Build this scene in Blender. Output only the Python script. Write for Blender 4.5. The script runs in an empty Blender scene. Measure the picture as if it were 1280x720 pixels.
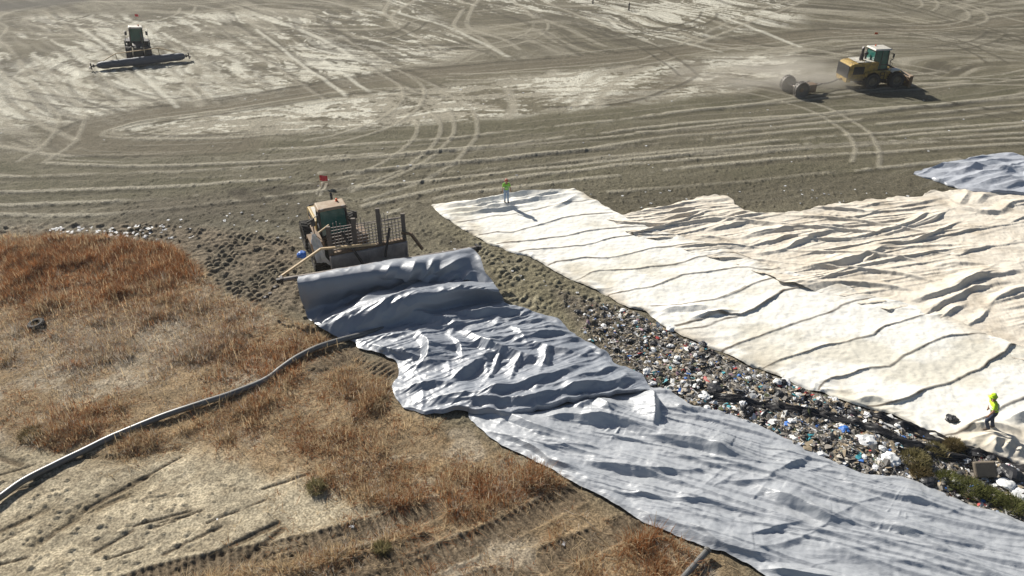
import bpy, bmesh, math, random
import numpy as np
from mathutils import Vector, Matrix
random.seed(7); RNG = np.random.default_rng(7)
S = bpy.context.scene
COL = S.collection
R = math.radians
PI = math.pi

# ------------------------------------------------------------------ camera frame (used to survey the ground from the photograph)
CAM_H, PITCH, FPX = 20.6, R(32.0), 950.0
CP, SP = math.cos(PITCH), math.sin(PITCH)

def P(px, py, z=0.0):
    u, v = (px - 640) / FPX, (360 - py) / FPX
    t = (CAM_H - z) / (SP - v * CP)
    return Vector((u * t, t * (CP + v * SP), z))

def PA(pts):
    return np.array([P(*p)[:] for p in pts], dtype=float)

def to_px(x, y, z=0.0):
    h = CAM_H - z
    d = y * CP + h * SP
    return 640 + FPX * x / d, 360 - FPX * (y * SP - h * CP) / d

# ------------------------------------------------------------------ noise
def _h(ix, iy, seed):
    with np.errstate(over='ignore'):
        h = ix.astype(np.uint32) * np.uint32(374761393) + iy.astype(np.uint32) * np.uint32(668265263) + np.uint32((seed * 144269 + 977) & 0xffffffff)
        h = (h ^ (h >> np.uint32(13))) * np.uint32(1274126177)
        h = h ^ (h >> np.uint32(16))
        h = h * np.uint32(2246822519); h = h ^ (h >> np.uint32(15))
    return h.astype(np.float64) / 4294967295.0

def vn(x, y, seed=0):
    x = np.asarray(x, float); y = np.asarray(y, float)
    ix = np.floor(x); iy = np.floor(y)
    fx = x - ix; fy = y - iy
    ix = ix.astype(np.int64) & 0xffffffff; iy = iy.astype(np.int64) & 0xffffffff
    ux = fx * fx * fx * (fx * (fx * 6 - 15) + 10); uy = fy * fy * fy * (fy * (fy * 6 - 15) + 10)
    ix1 = (ix + 1) & 0xffffffff; iy1 = (iy + 1) & 0xffffffff
    a = _h(ix, iy, seed); b = _h(ix1, iy, seed); c = _h(ix, iy1, seed); d = _h(ix1, iy1, seed)
    return (a * (1 - ux) + b * ux) * (1 - uy) + (c * (1 - ux) + d * ux) * uy

def fbm(x, y, seed=0, o=4, g=.5):
    s = 0; a = 1; n = 0
    for i in range(o):
        k = 1.93 ** i; c, q = math.cos(i * 1.1), math.sin(i * 1.1)
        s = s + a * vn((x * c - y * q) * k, (x * q + y * c) * k, seed + i * 17); n += a; a *= g
    return s / n

def ridged(x, y, seed=0, o=3):
    s = 0; a = 1; n = 0
    for i in range(o):
        k = 2.03 ** i; c, q = math.cos(i * .7), math.sin(i * .7)
        s = s + a * (1 - np.abs(2 * vn((x * c - y * q) * k, (x * q + y * c) * k, seed + i * 31) - 1)); n += a; a *= .5
    return s / n

def sst(a, b, x):
    t = np.clip((x - a) / (b - a), 0, 1); return t * t * (3 - 2 * t)

# ------------------------------------------------------------------ curves
def spline(pts, n):
    """Catmull-Rom through pts (any dimension), n samples even by chord length."""
    p = np.asarray(pts, float)
    if len(p) == 2:
        return p[0] + (p[1] - p[0]) * np.linspace(0, 1, n)[:, None]
    d = np.sqrt(np.linalg.norm(np.diff(p, axis=0), axis=1)) ** 1.6 + 1e-6
    T = np.concatenate([[0], np.cumsum(d)])
    m = np.zeros_like(p)
    m[1:-1] = (p[2:] - p[:-2]) / (T[2:] - T[:-2])[:, None]
    m[0] = (p[1] - p[0]) / d[0]; m[-1] = (p[-1] - p[-2]) / d[-1]
    q = np.linspace(0, T[-1], n)
    k = np.clip(np.searchsorted(T, q, side='right') - 1, 0, len(p) - 2)
    h = d[k]; t = ((q - T[k]) / h)[:, None]; h = h[:, None]
    return ((2*t**3 - 3*t**2 + 1) * p[k] + (t**3 - 2*t**2 + t) * h * m[k] + (-2*t**3 + 3*t**2) * p[k+1] + (t**3 - t**2) * h * m[k+1])

def evenly(pts, step=None, n=None):
    q = spline(pts, 400 if len(pts) > 2 else 50)
    L = np.concatenate([[0], np.cumsum(np.linalg.norm(np.diff(q, axis=0), axis=1))])
    if n is None: n = max(2, int(L[-1] / step) + 1)
    s = np.linspace(0, L[-1], n)
    return np.stack([np.interp(s, L, q[:, i]) for i in range(q.shape[1])], 1)

def poly_dist(X, Y, line):
    """distance, signed side (+ left of travel) and arc length 0..1 to a polyline, brute force on arrays"""
    D = np.full(X.shape, 1e9); Sg = np.zeros(X.shape); A = np.zeros(X.shape)
    L = np.concatenate([[0], np.cumsum(np.linalg.norm(np.diff(line[:, :2], axis=0), axis=1))])
    for i in range(len(line) - 1):
        ax, ay = line[i, :2]; bx, by = line[i + 1, :2]
        dx, dy = bx - ax, by - ay; l2 = dx * dx + dy * dy + 1e-12
        t = np.clip(((X - ax) * dx + (Y - ay) * dy) / l2, 0, 1)
        ex, ey = X - ax - t * dx, Y - ay - t * dy
        d = np.hypot(ex, ey); m = d < D
        D = np.where(m, d, D)
        Sg = np.where(m, np.sign(dx * (Y - ay) - dy * (X - ax)), Sg)
        A = np.where(m, L[i] + t * math.sqrt(l2), A)
    return D, Sg, A, L[-1]

def in_poly(X, Y, poly):
    r = np.zeros(X.shape, bool); n = len(poly); j = n - 1
    for i in range(n):
        xi, yi = poly[i][:2]; xj, yj = poly[j][:2]
        if yi != yj:
            r ^= ((yi > Y) != (yj > Y)) & (X < (xj - xi) * (Y - yi) / (yj - yi) + xi)
        j = i
    return r

# ------------------------------------------------------------------ materials
def mat(name, col, rough=.6, metal=0., var=.25, scale=3., bump=0., bscale=20., trans=None, coat=0., spec=.5, grime=None):
    m = bpy.data.materials.new(name); m.use_nodes = True
    nt = m.node_tree; b = nt.nodes['Principled BSDF']
    b.inputs['Roughness'].default_value = rough; b.inputs['Metallic'].default_value = metal
    b.inputs['Coat Weight'].default_value = coat
    b.inputs['Specular IOR Level'].default_value = spec
    tc = nt.nodes.new('ShaderNodeTexCoord')
    n = nt.nodes.new('ShaderNodeTexNoise'); n.inputs['Scale'].default_value = scale; n.inputs['Detail'].default_value = 6
    n.inputs['Roughness'].default_value = .65
    nt.links.new(tc.outputs['Object'], n.inputs['Vector'])
    r = nt.nodes.new('ShaderNodeValToRGB')
    r.color_ramp.elements[0].position = .3; r.color_ramp.elements[1].position = .7
    c0 = tuple(max(0, c * (1 - var)) for c in col); c1 = tuple(min(.9, c * (1 + var * .6)) for c in col)
    if grime: c0 = grime
    r.color_ramp.elements[0].color = (*c0, 1); r.color_ramp.elements[1].color = (*c1, 1)
    nt.links.new(n.outputs['Fac'], r.inputs['Fac']); nt.links.new(r.outputs['Color'], b.inputs['Base Color'])
    if bump:
        n2 = nt.nodes.new('ShaderNodeTexNoise'); n2.inputs['Scale'].default_value = bscale; n2.inputs['Detail'].default_value = 5
        nt.links.new(tc.outputs['Object'], n2.inputs['Vector'])
        bp = nt.nodes.new('ShaderNodeBump'); bp.inputs['Strength'].default_value = bump; bp.inputs['Distance'].default_value = .03
        nt.links.new(n2.outputs['Fac'], bp.inputs['Height']); nt.links.new(bp.outputs['Normal'], b.inputs['Normal'])
    return m

def attr_mat(name, rough=.9, nscale=6., nvar=.35, bump=.5, bscale=30., bdist=.03, attr='Col', spec=.3, speck=0):
    m = bpy.data.materials.new(name); m.use_nodes = True
    nt = m.node_tree; b = nt.nodes['Principled BSDF']
    b.inputs['Roughness'].default_value = rough; b.inputs['Specular IOR Level'].default_value = spec
    a = nt.nodes.new('ShaderNodeAttribute'); a.attribute_name = attr
    tc = nt.nodes.new('ShaderNodeTexCoord')
    n = nt.nodes.new('ShaderNodeTexNoise'); n.inputs['Scale'].default_value = nscale; n.inputs['Detail'].default_value = 8
    n.inputs['Roughness'].default_value = .7
    nt.links.new(tc.outputs['Object'], n.inputs['Vector'])
    mr = nt.nodes.new('ShaderNodeMapRange')
    mr.inputs['From Min'].default_value = .25; mr.inputs['From Max'].default_value = .75
    mr.inputs['To Min'].default_value = 1 - nvar; mr.inputs['To Max'].default_value = 1 + nvar
    nt.links.new(n.outputs['Fac'], mr.inputs['Value'])
    mx = nt.nodes.new('ShaderNodeVectorMath'); mx.operation = 'SCALE'
    nt.links.new(a.outputs['Color'], mx.inputs[0]); nt.links.new(mr.outputs['Result'], mx.inputs['Scale'])
    if speck:
        n3_ = nt.nodes.new('ShaderNodeTexNoise'); n3_.inputs['Scale'].default_value = speck; n3_.inputs['Detail'].default_value = 3
        nt.links.new(tc.outputs['Object'], n3_.inputs['Vector'])
        m3 = nt.nodes.new('ShaderNodeMapRange'); m3.inputs['From Min'].default_value = .38; m3.inputs['From Max'].default_value = .62; m3.inputs['To Min'].default_value = .62; m3.inputs['To Max'].default_value = 1.3
        nt.links.new(n3_.outputs['Fac'], m3.inputs['Value'])
        mx2 = nt.nodes.new('ShaderNodeVectorMath'); mx2.operation = 'SCALE'
        nt.links.new(mx.outputs['Vector'], mx2.inputs[0]); nt.links.new(m3.outputs['Result'], mx2.inputs['Scale']); mx = mx2
    nt.links.new(mx.outputs['Vector'], b.inputs['Base Color'])
    if bump:
        n2 = nt.nodes.new('ShaderNodeTexNoise'); n2.inputs['Scale'].default_value = bscale; n2.inputs['Detail'].default_value = 6
        n2.inputs['Roughness'].default_value = .7
        nt.links.new(tc.outputs['Object'], n2.inputs['Vector'])
        bp = nt.nodes.new('ShaderNodeBump'); bp.inputs['Strength'].default_value = bump; bp.inputs['Distance'].default_value = bdist
        nt.links.new(n2.outputs['Fac'], bp.inputs['Height']); nt.links.new(bp.outputs['Normal'], b.inputs['Normal'])
    return m

M = {}
M['yellow'] = mat('dusty yellow paint', (.43, .285, .05), .6, var=.3, scale=2.5, bump=.1, grime=(.16, .115, .065))
M['rust_orange'] = mat('rusty orange paint', (.17, .105, .055), .7, var=.35, scale=4)
M['dust_steel'] = mat('dusty worn steel', (.26, .225, .20), .6, .35, var=.35, scale=3)
M['dark_steel'] = mat('dark steel', (.06, .055, .055), .55, .5, var=.4)
M['tyre'] = mat('dusty rubber', (.055, .05, .045), .85, var=.4, scale=6, bump=.3)
M['rim'] = mat('dusty wheel rim', (.20, .17, .12), .7, .2, var=.3)
M['cab_dark'] = mat('black cab metal', (.03, .03, .032), .45, var=.3)
M['glass'] = mat('tinted cab glass', (.02, .12, .10), .06, var=.2, coat=.3, spec=.7)
M['roof_white'] = mat('dusty white roof', (.55, .52, .45), .5, var=.25)
M['tan'] = mat('bare timber', (.50, .36, .20), .7, var=.25, scale=8)
M['white_rag'] = mat('white plastic film', (.72, .72, .70), .4, var=.15, scale=5)
M['blue'] = mat('blue plastic', (.03, .14, .50), .45, var=.3)
M['pipe'] = mat('grey plastic pipe', (.15, .15, .15), .38, var=.2, scale=1.5, grime=(.10, .095, .085))
M['black_plastic'] = mat('black plastic sheet', (.022, .021, .022), .42, var=.4, scale=4)
M['hivis'] = mat('high visibility yellow cloth', (.50, .78, .03), .7, var=.1)
M['hivis_green'] = mat('high visibility green cloth', (.24, .55, .05), .7, var=.15)
M['reflective'] = mat('silver reflective tape', (.7, .7, .68), .35, var=.05)
M['denim'] = mat('dark denim', (.03, .042, .075), .85, var=.3, scale=10)
M['light_denim'] = mat('faded denim', (.22, .30, .42), .85, var=.2, scale=10)
M['skin'] = mat('skin', (.36, .19, .12), .55, var=.1)
M['boot'] = mat('brown leather', (.07, .045, .03), .6, var=.3)
M['hat_yellow'] = mat('yellow hard hat shell', (.55, .80, .03), .3, var=.05)
M['hat_red'] = mat('red hard hat shell', (.45, .10, .05), .35, var=.05)
M['hair'] = mat('dark hair', (.02, .015, .01), .6)
M['eye'] = mat('eye', (.05, .04, .03), .2)
M['red_flag'] = mat('fluorescent red flag', (.80, .06, .08), .6, var=.1)
M['orange'] = mat('orange marker', (.75, .12, .02), .6, var=.1)
M['sofa'] = mat('brown grey cushion cloth', (.17, .14, .105), .9, var=.2, scale=6, bump=.2)
M['sofa_dark'] = mat('dark cushion side', (.09, .075, .06), .9, var=.2)

# ------------------------------------------------------------------ mesh accumulation
class MB:
    def __init__(s): s.v = []; s.f = []
    def add(s, vs, fs):
        n = len(s.v); s.v += [tuple(v) for v in vs]; s.f += [tuple(i + n for i in f) for f in fs]; return s
    def box(s, c, d, rz=0, ry=0, rx=0, taper=(1, 1)):
        m = Matrix.Translation(c) @ Matrix.Rotation(rz, 4, 'Z') @ Matrix.Rotation(ry, 4, 'Y') @ Matrix.Rotation(rx, 4, 'X')
        vs = []
        for z in (-.5, .5):
            k = taper if z > 0 else (1, 1)
            for x, y in ((-.5, -.5), (.5, -.5), (.5, .5), (-.5, .5)):
                vs.append(m @ Vector((x * d[0] * k[0], y * d[1] * k[1], z * d[2])))
        return s.add(vs, [(3, 2, 1, 0), (4, 5, 6, 7), (0, 1, 5, 4), (1, 2, 6, 5), (2, 3, 7, 6), (3, 0, 4, 7)])
    def bar(s, a, b, w, h=None):
        a, b = Vector(a), Vector(b); h = h or w; d = (b - a)
        q = d.to_track_quat('Z', 'Y').to_matrix().to_4x4(); q.translation = (a + b) / 2
        L = d.length / 2
        vs = [q @ Vector((x * w / 2, y * h / 2, z * L)) for z in (-1, 1) for x, y in ((-1, -1), (1, -1), (1, 1), (-1, 1))]
        return s.add(vs, [(3, 2, 1, 0), (4, 5, 6, 7), (0, 1, 5, 4), (1, 2, 6, 5), (2, 3, 7, 6), (3, 0, 4, 7)])
    def tube(s, path, r, n=10, cap=True):
        p = [Vector(q) for q in path]; rs = r if hasattr(r, '__len__') else [r] * len(p)
        vs = []; up = Vector((0, 0, 1))
        for i, q in enumerate(p):
            t = (p[min(i + 1, len(p) - 1)] - p[max(i - 1, 0)]).normalized()
            a = t.cross(up)
            if a.length < .05: a = t.cross(Vector((0, 1, 0)))
            a.normalize(); b = a.cross(t)
            vs += [q + (a * math.cos(2*PI*k/n) + b * math.sin(2*PI*k/n)) * rs[i] for k in range(n)]
        fs = [(i*n + k, i*n + (k+1) % n, (i+1)*n + (k+1) % n, (i+1)*n + k) for i in range(len(p)-1) for k in range(n)]
        if cap: fs += [tuple(range(n))[::-1], tuple((len(p)-1)*n + k for k in range(n))]
        return s.add(vs, fs)
    def prism(s, prof, y0, y1):
        n = len(prof)
        vs = [(x, y0, z) for x, z in prof] + [(x, y1, z) for x, z in prof]
        fs = [tuple(range(n)), tuple(range(2*n - 1, n - 1, -1))] + [((k+1) % n, k, n + k, n + (k+1) % n) for k in range(n)]
        return s.add(vs, fs)
    def lathe(s, prof, c=(0, 0, 0), axis='Y', n=28):
        vs = []
        for k in range(n):
            a = 2*PI*k/n; ca, sa = math.cos(a), math.sin(a)
            for r, h in prof:
                vs.append((c[0] + r*ca, c[1] + h, c[2] + r*sa) if axis == 'Y' else (c[0] + r*ca, c[1] + r*sa, c[2] + h))
        m = len(prof)
        fs = [(k*m + j, k*m + j + 1, ((k+1) % n)*m + j + 1, ((k+1) % n)*m + j) for k in range(n) for j in range(m - 1)]
        return s.add(vs, fs)
    def build(s, name, m, parent=None, smooth=False, bevel=0.):
        me = bpy.data.meshes.new(name); me.from_pydata(s.v, [], s.f)
        bm = bmesh.new(); bm.from_mesh(me); bmesh.ops.recalc_face_normals(bm, faces=bm.faces); bm.to_mesh(me); bm.free()
        if smooth:
            me.polygons.foreach_set('use_smooth', [True] * len(me.polygons))
        o = bpy.data.objects.new(name, me); COL.objects.link(o); me.materials.append(m)
        if parent: o.parent = parent
        if bevel:
            b = o.modifiers.new('bevel', 'BEVEL'); b.width = bevel; b.segments = 2; b.limit_method = 'ANGLE'
        return o

def tag(o, label=None, cat=None, group=None, kind=None):
    if label: o['label'] = label
    if cat: o['category'] = cat
    if group: o['group'] = group
    if kind: o['kind'] = kind
    return o

def thing(name, label, cat, loc=(0, 0, 0), rz=0., group=None):
    o = bpy.data.objects.new(name, None); COL.objects.link(o)
    o.location = loc; o.rotation_euler = (0, 0, rz); o.empty_display_size = .3
    return tag(o, label, cat, group)

def np_mesh(name, V, F, m, col=None, smooth=True, parent=None):
    """V (n,3) F (m,k) numpy"""
    me = bpy.data.meshes.new(name); k = F.shape[1]
    me.vertices.add(len(V)); me.vertices.foreach_set('co', np.ascontiguousarray(V, np.float32).ravel())
    me.loops.add(F.size); me.loops.foreach_set('vertex_index', np.ascontiguousarray(F, np.int32).ravel())
    me.polygons.add(len(F)); me.polygons.foreach_set('loop_start', np.arange(0, F.size, k, dtype=np.int32))
    me.polygons.foreach_set('loop_total', np.full(len(F), k, np.int32))
    me.polygons.foreach_set('use_smooth', np.full(len(F), smooth))
    me.update(calc_edges=True)
    if col is not None:
        a = me.color_attributes.new('Col', 'FLOAT_COLOR', 'POINT')
        c4 = np.ones((len(V), 4), np.float32); c4[:, :3] = col
        a.data.foreach_set('color', c4.ravel())
    me.materials.append(m)
    o = bpy.data.objects.new(name, me); COL.objects.link(o)
    if parent: o.parent = parent
    return o

def grid_faces(ny, nx):
    i = np.arange(ny - 1)[:, None] * nx + np.arange(nx - 1)[None, :]
    return np.stack([i, i + 1, i + nx + 1, i + nx], -1).reshape(-1, 4)

# ================================================================== GROUND
def axis(segs):
    out = [segs[0][0]]
    for a, b, s0, s1 in segs:
        x = a; 
        n = max(1, int(2 * (b - a) / (s0 + s1)))
        w = np.linspace(s0, s1, n); w = w / w.sum() * (b - a)
        out += list(a + np.cumsum(w))
    return np.array(out)
XS = axis([(-900, -72, 120, 1.), (-72, -24, .20, .12), (-24, 22, .058, .058), (22, 72, .12, .20), (72, 900, 1., 120)])
YS = axis([(-150, 10, 20, .5), (10, 27, .05, .05), (27, 44, .05, .085), (44, 112, .085, .28), (112, 900, .4, 110)])
GX, GY = np.meshgrid(XS, YS)
NY, NX = GX.shape
GPX, GPY = to_px(GX, np.maximum(GY, 1.0))

def blk(line, w):
    x0, y0 = line[:, :2].min(0) - w; x1, y1 = line[:, :2].max(0) + w
    i0, i1 = np.searchsorted(XS, [x0, x1]); j0, j1 = np.searchsorted(YS, [y0, y1])
    return slice(j0, j1), slice(i0, i1)

def line_field(line, w):
    """block-wise distance of the ground grid to a world polyline: (slices, D, S, A)"""
    bj, bi = blk(line, w)
    shp = (bj.stop - bj.start, bi.stop - bi.start)
    D = np.full(shp, 1e9); Sg = np.zeros(shp); A = np.zeros(shp); L = 0.
    for k in range(len(line) - 1):
        seg = line[k:k+2]; ln = float(np.linalg.norm(seg[1, :2] - seg[0, :2]))
        sj, si = blk(seg, w)
        d, s, a, _ = poly_dist(GX[sj, si], GY[sj, si], seg)
        q = (slice(sj.start - bj.start, sj.stop - bj.start), slice(si.start - bi.start, si.stop - bi.start))
        m = d < D[q]
        D[q] = np.where(m, d, D[q]); Sg[q] = np.where(m, s, Sg[q]); A[q] = np.where(m, a + L, A[q]); L += ln
    return (bj, bi), D, Sg, A

def poly_mask(px, soft=.3, grow=0.):
    line = PA(px); line = np.vstack([line, line[:1]])
    w = soft + abs(grow) + .5
    bj, bi = blk(line, w)
    X, Y = GX[bj, bi], GY[bj, bi]
    ins = in_poly(X, Y, line[:-1])
    dense = line
    (sl, D, _, _) = line_field(dense, w)
    D = np.minimum(D, w)
    sd = np.where(ins, D, -D) + grow
    m = np.zeros(GX.shape); m[bj, bi] = sst(-soft, soft, sd)
    return m

# ---- outlines surveyed from the photograph
TARP_A = [(392,405),(430,432),(492,458),(493,478),(492,492),(508,510),(575,514),(650,516),(735,500),(816,490),(805,468),(775,455),(738,428),(690,402),(645,384),(627,378),(608,350),(592,330),(540,345),(450,372)]
TARP_B = [(586,516),(612,545),(655,568),(715,602),(775,634),(840,666),(905,688),(950,720),(1030,790),(1490,745),(1380,690),(1280,652),(1195,624),(1140,597),(1075,590),(985,551),(910,517),(865,507),(840,487),(700,505)]
W_NEAR = [(540,259),(559,275),(594,297),(634,313),(662,322),(687,336),(719,352),(755,367),(785,385),(810,392),(845,417),(900,440),(952,464),(1015,487),(1060,505),(1115,520),(1180,552),(1230,568),(1280,582),(1370,612),(1450,640)]
W_FAR = [(716,238),(740,250),(790,278),(830,292),(880,305),(942,326),(983,341),(1040,355),(1092,372),(1142,383),(1190,400),(1240,424),(1290,440),(1400,475),(1500,505)]
C_TOP = [(778,270),(830,259),(880,247),(898,243),(918,256),(945,268),(985,266),(1030,259),(1080,251),(1120,247),(1150,246),(1175,238),(1210,237),(1245,240),(1300,244),(1420,262)]
GREY_C = [(1143,218),(1190,206),(1248,194),(1300,203),(1360,215),(1400,250),(1300,246),(1200,240)]

GRASS = [(-60,296),(60,296),(150,298),(215,310),(258,345),(275,372),(330,385),(385,408),(430,440),(490,470),(492,500),(540,525),(590,540),(650,575),(720,612),(790,650),(850,678),(915,700),(950,740),(800,800),(100,800),(230,700),(330,640),(300,600),(190,590),(120,600),(60,560),(-60,560)]
BARE = [(-80,575),(50,555),(130,580),(220,560),(330,585),(400,605),(470,625),(520,640),(300,700),(200,740),(-100,780)]
RUBBISH = [(690,362),(730,372),(790,388),(850,422),(900,443),(960,470),(1020,492),(1110,522),(1180,556),(1240,574),(1300,590),(1380,620),(1380,690),(1280,655),(1200,628),(1140,600),(1070,590),(990,553),(910,520),(850,500),(812,480),(770,452),(735,425)]
CHURN = [(-30,278),(100,282),(200,280),(300,290),(370,300),(380,340),(390,395),(330,382),(285,375),(262,345),(220,308),(150,296),(-30,292)]
RIGHT_SOIL = [(545,280),(600,300),(660,325),(720,356),(760,378),(800,400),(800,450),(740,425),(690,398),(640,380),(615,350),(595,310)]

tarp_mask = np.maximum.reduce([poly_mask(TARP_A, .25), poly_mask(TARP_B, .25), poly_mask(W_NEAR + W_FAR[::-1], .25),
                               poly_mask(C_TOP + [(1500,505)] + W_FAR[::-1], .25), poly_mask(GREY_C, .25)])
m_grass = poly_mask(GRASS, .9); m_bare = poly_mask(BARE, 1.0); m_rub = poly_mask(RUBBISH, .5)
m_churn = poly_mask(CHURN, .6); m_rsoil = poly_mask(RIGHT_SOIL, .7)

near = sst(75, 35, GY)           # only decides how much fine relief the mesh carries
Z = (fbm(GX * .05, GY * .05, 3, 2) - .5) * .25
Z += (fbm(GX * .45, GY * .45, 5, 4) - .5) * .10
n_f = fbm(GX * 2.3, GY * 2.3, 9, 3)
Z += (n_f - .5) * .07 * near * (1 - .6 * m_bare) + (fbm(GX * 5.1, GY * 5.1, 10, 2) - .5) * .05 * near * (1 - .8 * m_bare)
BASE = Z.copy()

# colour: albedo of the dry cover soil
def C(r, g, b): return np.array([r, g, b])
col = np.zeros(GX.shape + (3,)); col[:] = C(.136, .121, .084)
def lerp(mask, c, sl=None):
    global col
    if sl is None: col += mask[..., None] * (c - col)
    else: col[sl] += mask[..., None] * (c - col[sl])
n1 = fbm(GX * .12, GY * .12, 21, 4); n2 = fbm(GX * .7, GY * .7, 22, 4); n3 = fbm(GX * 3.1, GY * 3.1, 25, 3)
col *= (1 + (n1 - .5) * .5 + (n2 - .5) * .35 + (n3 - .5) * .3)[..., None]
pale = C(.31, .284, .222); white = C(.62, .595, .50); dark = C(.070, .061, .043); mid = C(.138, .122, .087); dusty = C(.20, .182, .138)

# ---- chalky streaks scraped over the far plain, stretched along the way the blades ran
def streaks(zone_px, soft, ang, thr, c, amt, seed, stretch=9., fine=.9):
    m = poly_mask(zone_px, soft)
    ca, sa = math.cos(ang), math.sin(ang)
    wx = GX + (fbm(GX * .2, GY * .2, seed + 3, 2) - .5) * 3; wy = GY + (fbm(GX * .2, GY * .2, seed + 4, 2) - .5) * 3
    a = (wx * ca + wy * sa) / stretch; b = -wx * sa + wy * ca
    f = fbm(a * fine, b * fine, seed, 5, .6); big = fbm(GX * .16, GY * .16, seed + 7, 3)
    k = sst(thr, thr + .08, f * .72 + big * .38 + (n3 - .5) * .22 + (n2 - .5) * .16) * m
    lerp(k * amt, c); return k
def ang(p, q):
    a, b = P(*p), P(*q); return math.atan2(b.y - a.y, b.x - a.x)
A1 = ang((250, 20), (470, 92)); A2 = ang((300, 140), (640, 120)); A3 = ang((30, 49), (146, 142))
FARZONE = [(-200,-60),(1500,-60),(1500,40),(1280,60),(900,62),(640,85),(480,100),(300,128),(180,150),(90,190),(-200,200)]
streaks(FARZONE, 2., A1, .53, dusty, .4, 40, 8)
streaks([(40,20),(520,10),(600,60),(480,95),(300,124),(150,146),(0,170),(-50,100)], 2., A1, .575, white, .8, 41, 7, 1.6)
streaks([(-60,95),(120,60),(200,110),(140,150),(0,165)], 2., A3, .50, white, .75, 51, 2.2, .8)
streaks([(150,85),(260,80),(300,120),(200,130)], 2., A1, .47, white, .8, 52, 2.5, .8)
streaks([(180,70),(300,50),(480,75),(470,95),(300,124),(240,126)], 2., A1, .52, white, .85, 43, 5, 1.8)
streaks([(480,-40),(1000,-40),(1000,30),(820,55),(700,20),(480,10)], 2., ang((700,5),(900,45)), .53, white, .8, 44, 8, 1.6)
ISL = [(150,160),(200,150),(330,135),(500,112),(700,92),(880,72),(1000,62),(1010,90),(940,110),(820,128),(640,147),(420,164),(250,171),(170,172)]
streaks(ISL, 1.2, A2, .43, pale, .85, 45, 6, 1.5)
streaks(ISL, 1.2, A2, .565, white, .75, 46, 4, 2.2)
streaks([(900,70),(1280,40),(1330,130),(1100,150),(900,100)], 2., ang((900,95),(1280,70)), .52, dusty, .7, 47, 9)
streaks([(-100,175),(-100,275),(380,300),(600,240),(1300,190),(1300,140),(640,168),(240,190)], 1.5, ang((0,240),(640,205)), .54, dusty, .6, 48, 12)
streaks([(-100,195),(300,190),(640,170),(1300,120),(1300,215),(960,262),(780,262),(540,245),(300,290),(-100,275)], 1.5, ang((0,240),(640,205)), .60, dark, .5, 49, 14)
# fine scraping lines everywhere on the plain
def combed(zone_px, soft, ang_, seed, amt, wl=.9, st=14.):
    m = poly_mask(zone_px, soft); ca, sa = math.cos(ang_), math.sin(ang_)
    wx = GX + (fbm(GX * .06, GY * .06, seed + 3, 2) - .5) * 14; wy = GY + (fbm(GX * .06, GY * .06, seed + 4, 2) - .5) * 14
    f = fbm((wx * ca + wy * sa) / st, (-wx * sa + wy * ca) / wl, seed, 4, .65)
    patch = .35 + .9 * sst(.35, .65, fbm(GX * .1, GY * .1, seed + 8, 3))
    lerp(sst(.55, .66, f) * m * amt * patch, pale); lerp(sst(.47, .36, f) * m * amt * patch, dark)
combed(FARZONE, 2.5, A1, 60, .5); combed(FARZONE, 2.5, ang((820, 20), (1000, 5)), 61, .4, 1.2)
combed([(-200,-60),(330,-60),(330,120),(100,160),(-200,190)], 3., A3, 63, .45, .8)
combed([(-100,180),(300,170),(640,150),(1400,80),(1400,215),(960,262),(760,270),(540,262),(300,285),(-100,290)], 2., ang((0,240),(640,200)), 64, .42, .55, 22.)
combed([(860,60),(1400,20),(1400,120),(1100,140),(860,130)], 2.5, ang((900,95),(1280,70)), 65, .6, .8, 16.)
# haul way: packed, darker
ROAD = [(-150,185),(60,198),(120,184),(240,178),(420,166),(640,148),(880,121),(1000,112),(1500,70),(1500,180),(1280,200),(960,235),(760,240),(560,232),(400,250),(-150,258)]
mr_ = poly_mask(ROAD, 1.6); lerp(mr_ * .75 * (.5 + n2), C(.103, .095, .060))

# ---- wheel and blade lines
def strip(px, w, c, amt, dz=0., soft=.5, seed=1, brk=.35, world=None):
    global Z
    L = evenly(PA(px)[:, :2] if world is None else world, 1.2)
    L = L + (np.stack([fbm(L[:, 0]*.25, L[:, 1]*.25, seed, 2), fbm(L[:, 0]*.25, L[:, 1]*.25, seed + 9, 2)], 1) - .5) * .5
    sl, D, Sg, A = line_field(L, w * 2.2)
    br = sst(brk - .12, brk + .12, fbm(A * .12 + seed * 3.1, A * 0 + seed, seed, 3) + (fbm(GX[sl]*1.7, GY[sl]*1.7, seed + 5, 2) - .5) * .35)
    k = sst(w * (.5 + soft * .6), w * .5 * (1 - soft), D) * br
    lerp(k * amt, c, sl)
    if dz: Z[sl] += k * dz
    return L
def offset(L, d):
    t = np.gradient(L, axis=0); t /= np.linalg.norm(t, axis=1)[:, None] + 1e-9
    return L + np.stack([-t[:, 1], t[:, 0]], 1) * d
LINES = [
 [(-80,215),(0,221),(120,219),(240,214),(360,206),(480,195),(640,183),(880,160),(1280,122)],
 [(-80,236),(0,240),(240,232),(480,210),(640,196),(880,174),(1280,140)],
 [(-80,255),(0,257),(150,252),(262,244),(400,228),(587,215),(880,184),(1100,166),(1340,150)],
 [(-80,176),(0,184),(86,195),(240,189),(400,184),(486,179),(640,165),(880,137),(1000,125),(1340,95)],
 [(0,268),(130,268),(300,252),(400,238),(520,228),(640,215),(900,190),(1320,165)],
 [(400,201),(640,180),(880,152),(1050,140),(1160,133),(1320,112)],
 [(400,215),(550,206),(700,190),(880,167),(1320,128)],
 [(456,259),(540,240),(640,223),(800,205),(1000,186),(1320,172)],
 [(480,270),(560,246),(700,228),(900,205),(1140,188),(1320,178)],
 [(800,146),(940,130),(1030,118),(1320,92)],
 [(800,165),(920,152),(1100,137),(1300,120)],
 [(800,199),(912,186),(1060,176),(1320,155)],
 [(760,240),(900,230),(1050,215),(1200,200)],
 [(60,205),(160,207),(300,203),(440,194),(600,186)],
]
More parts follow.
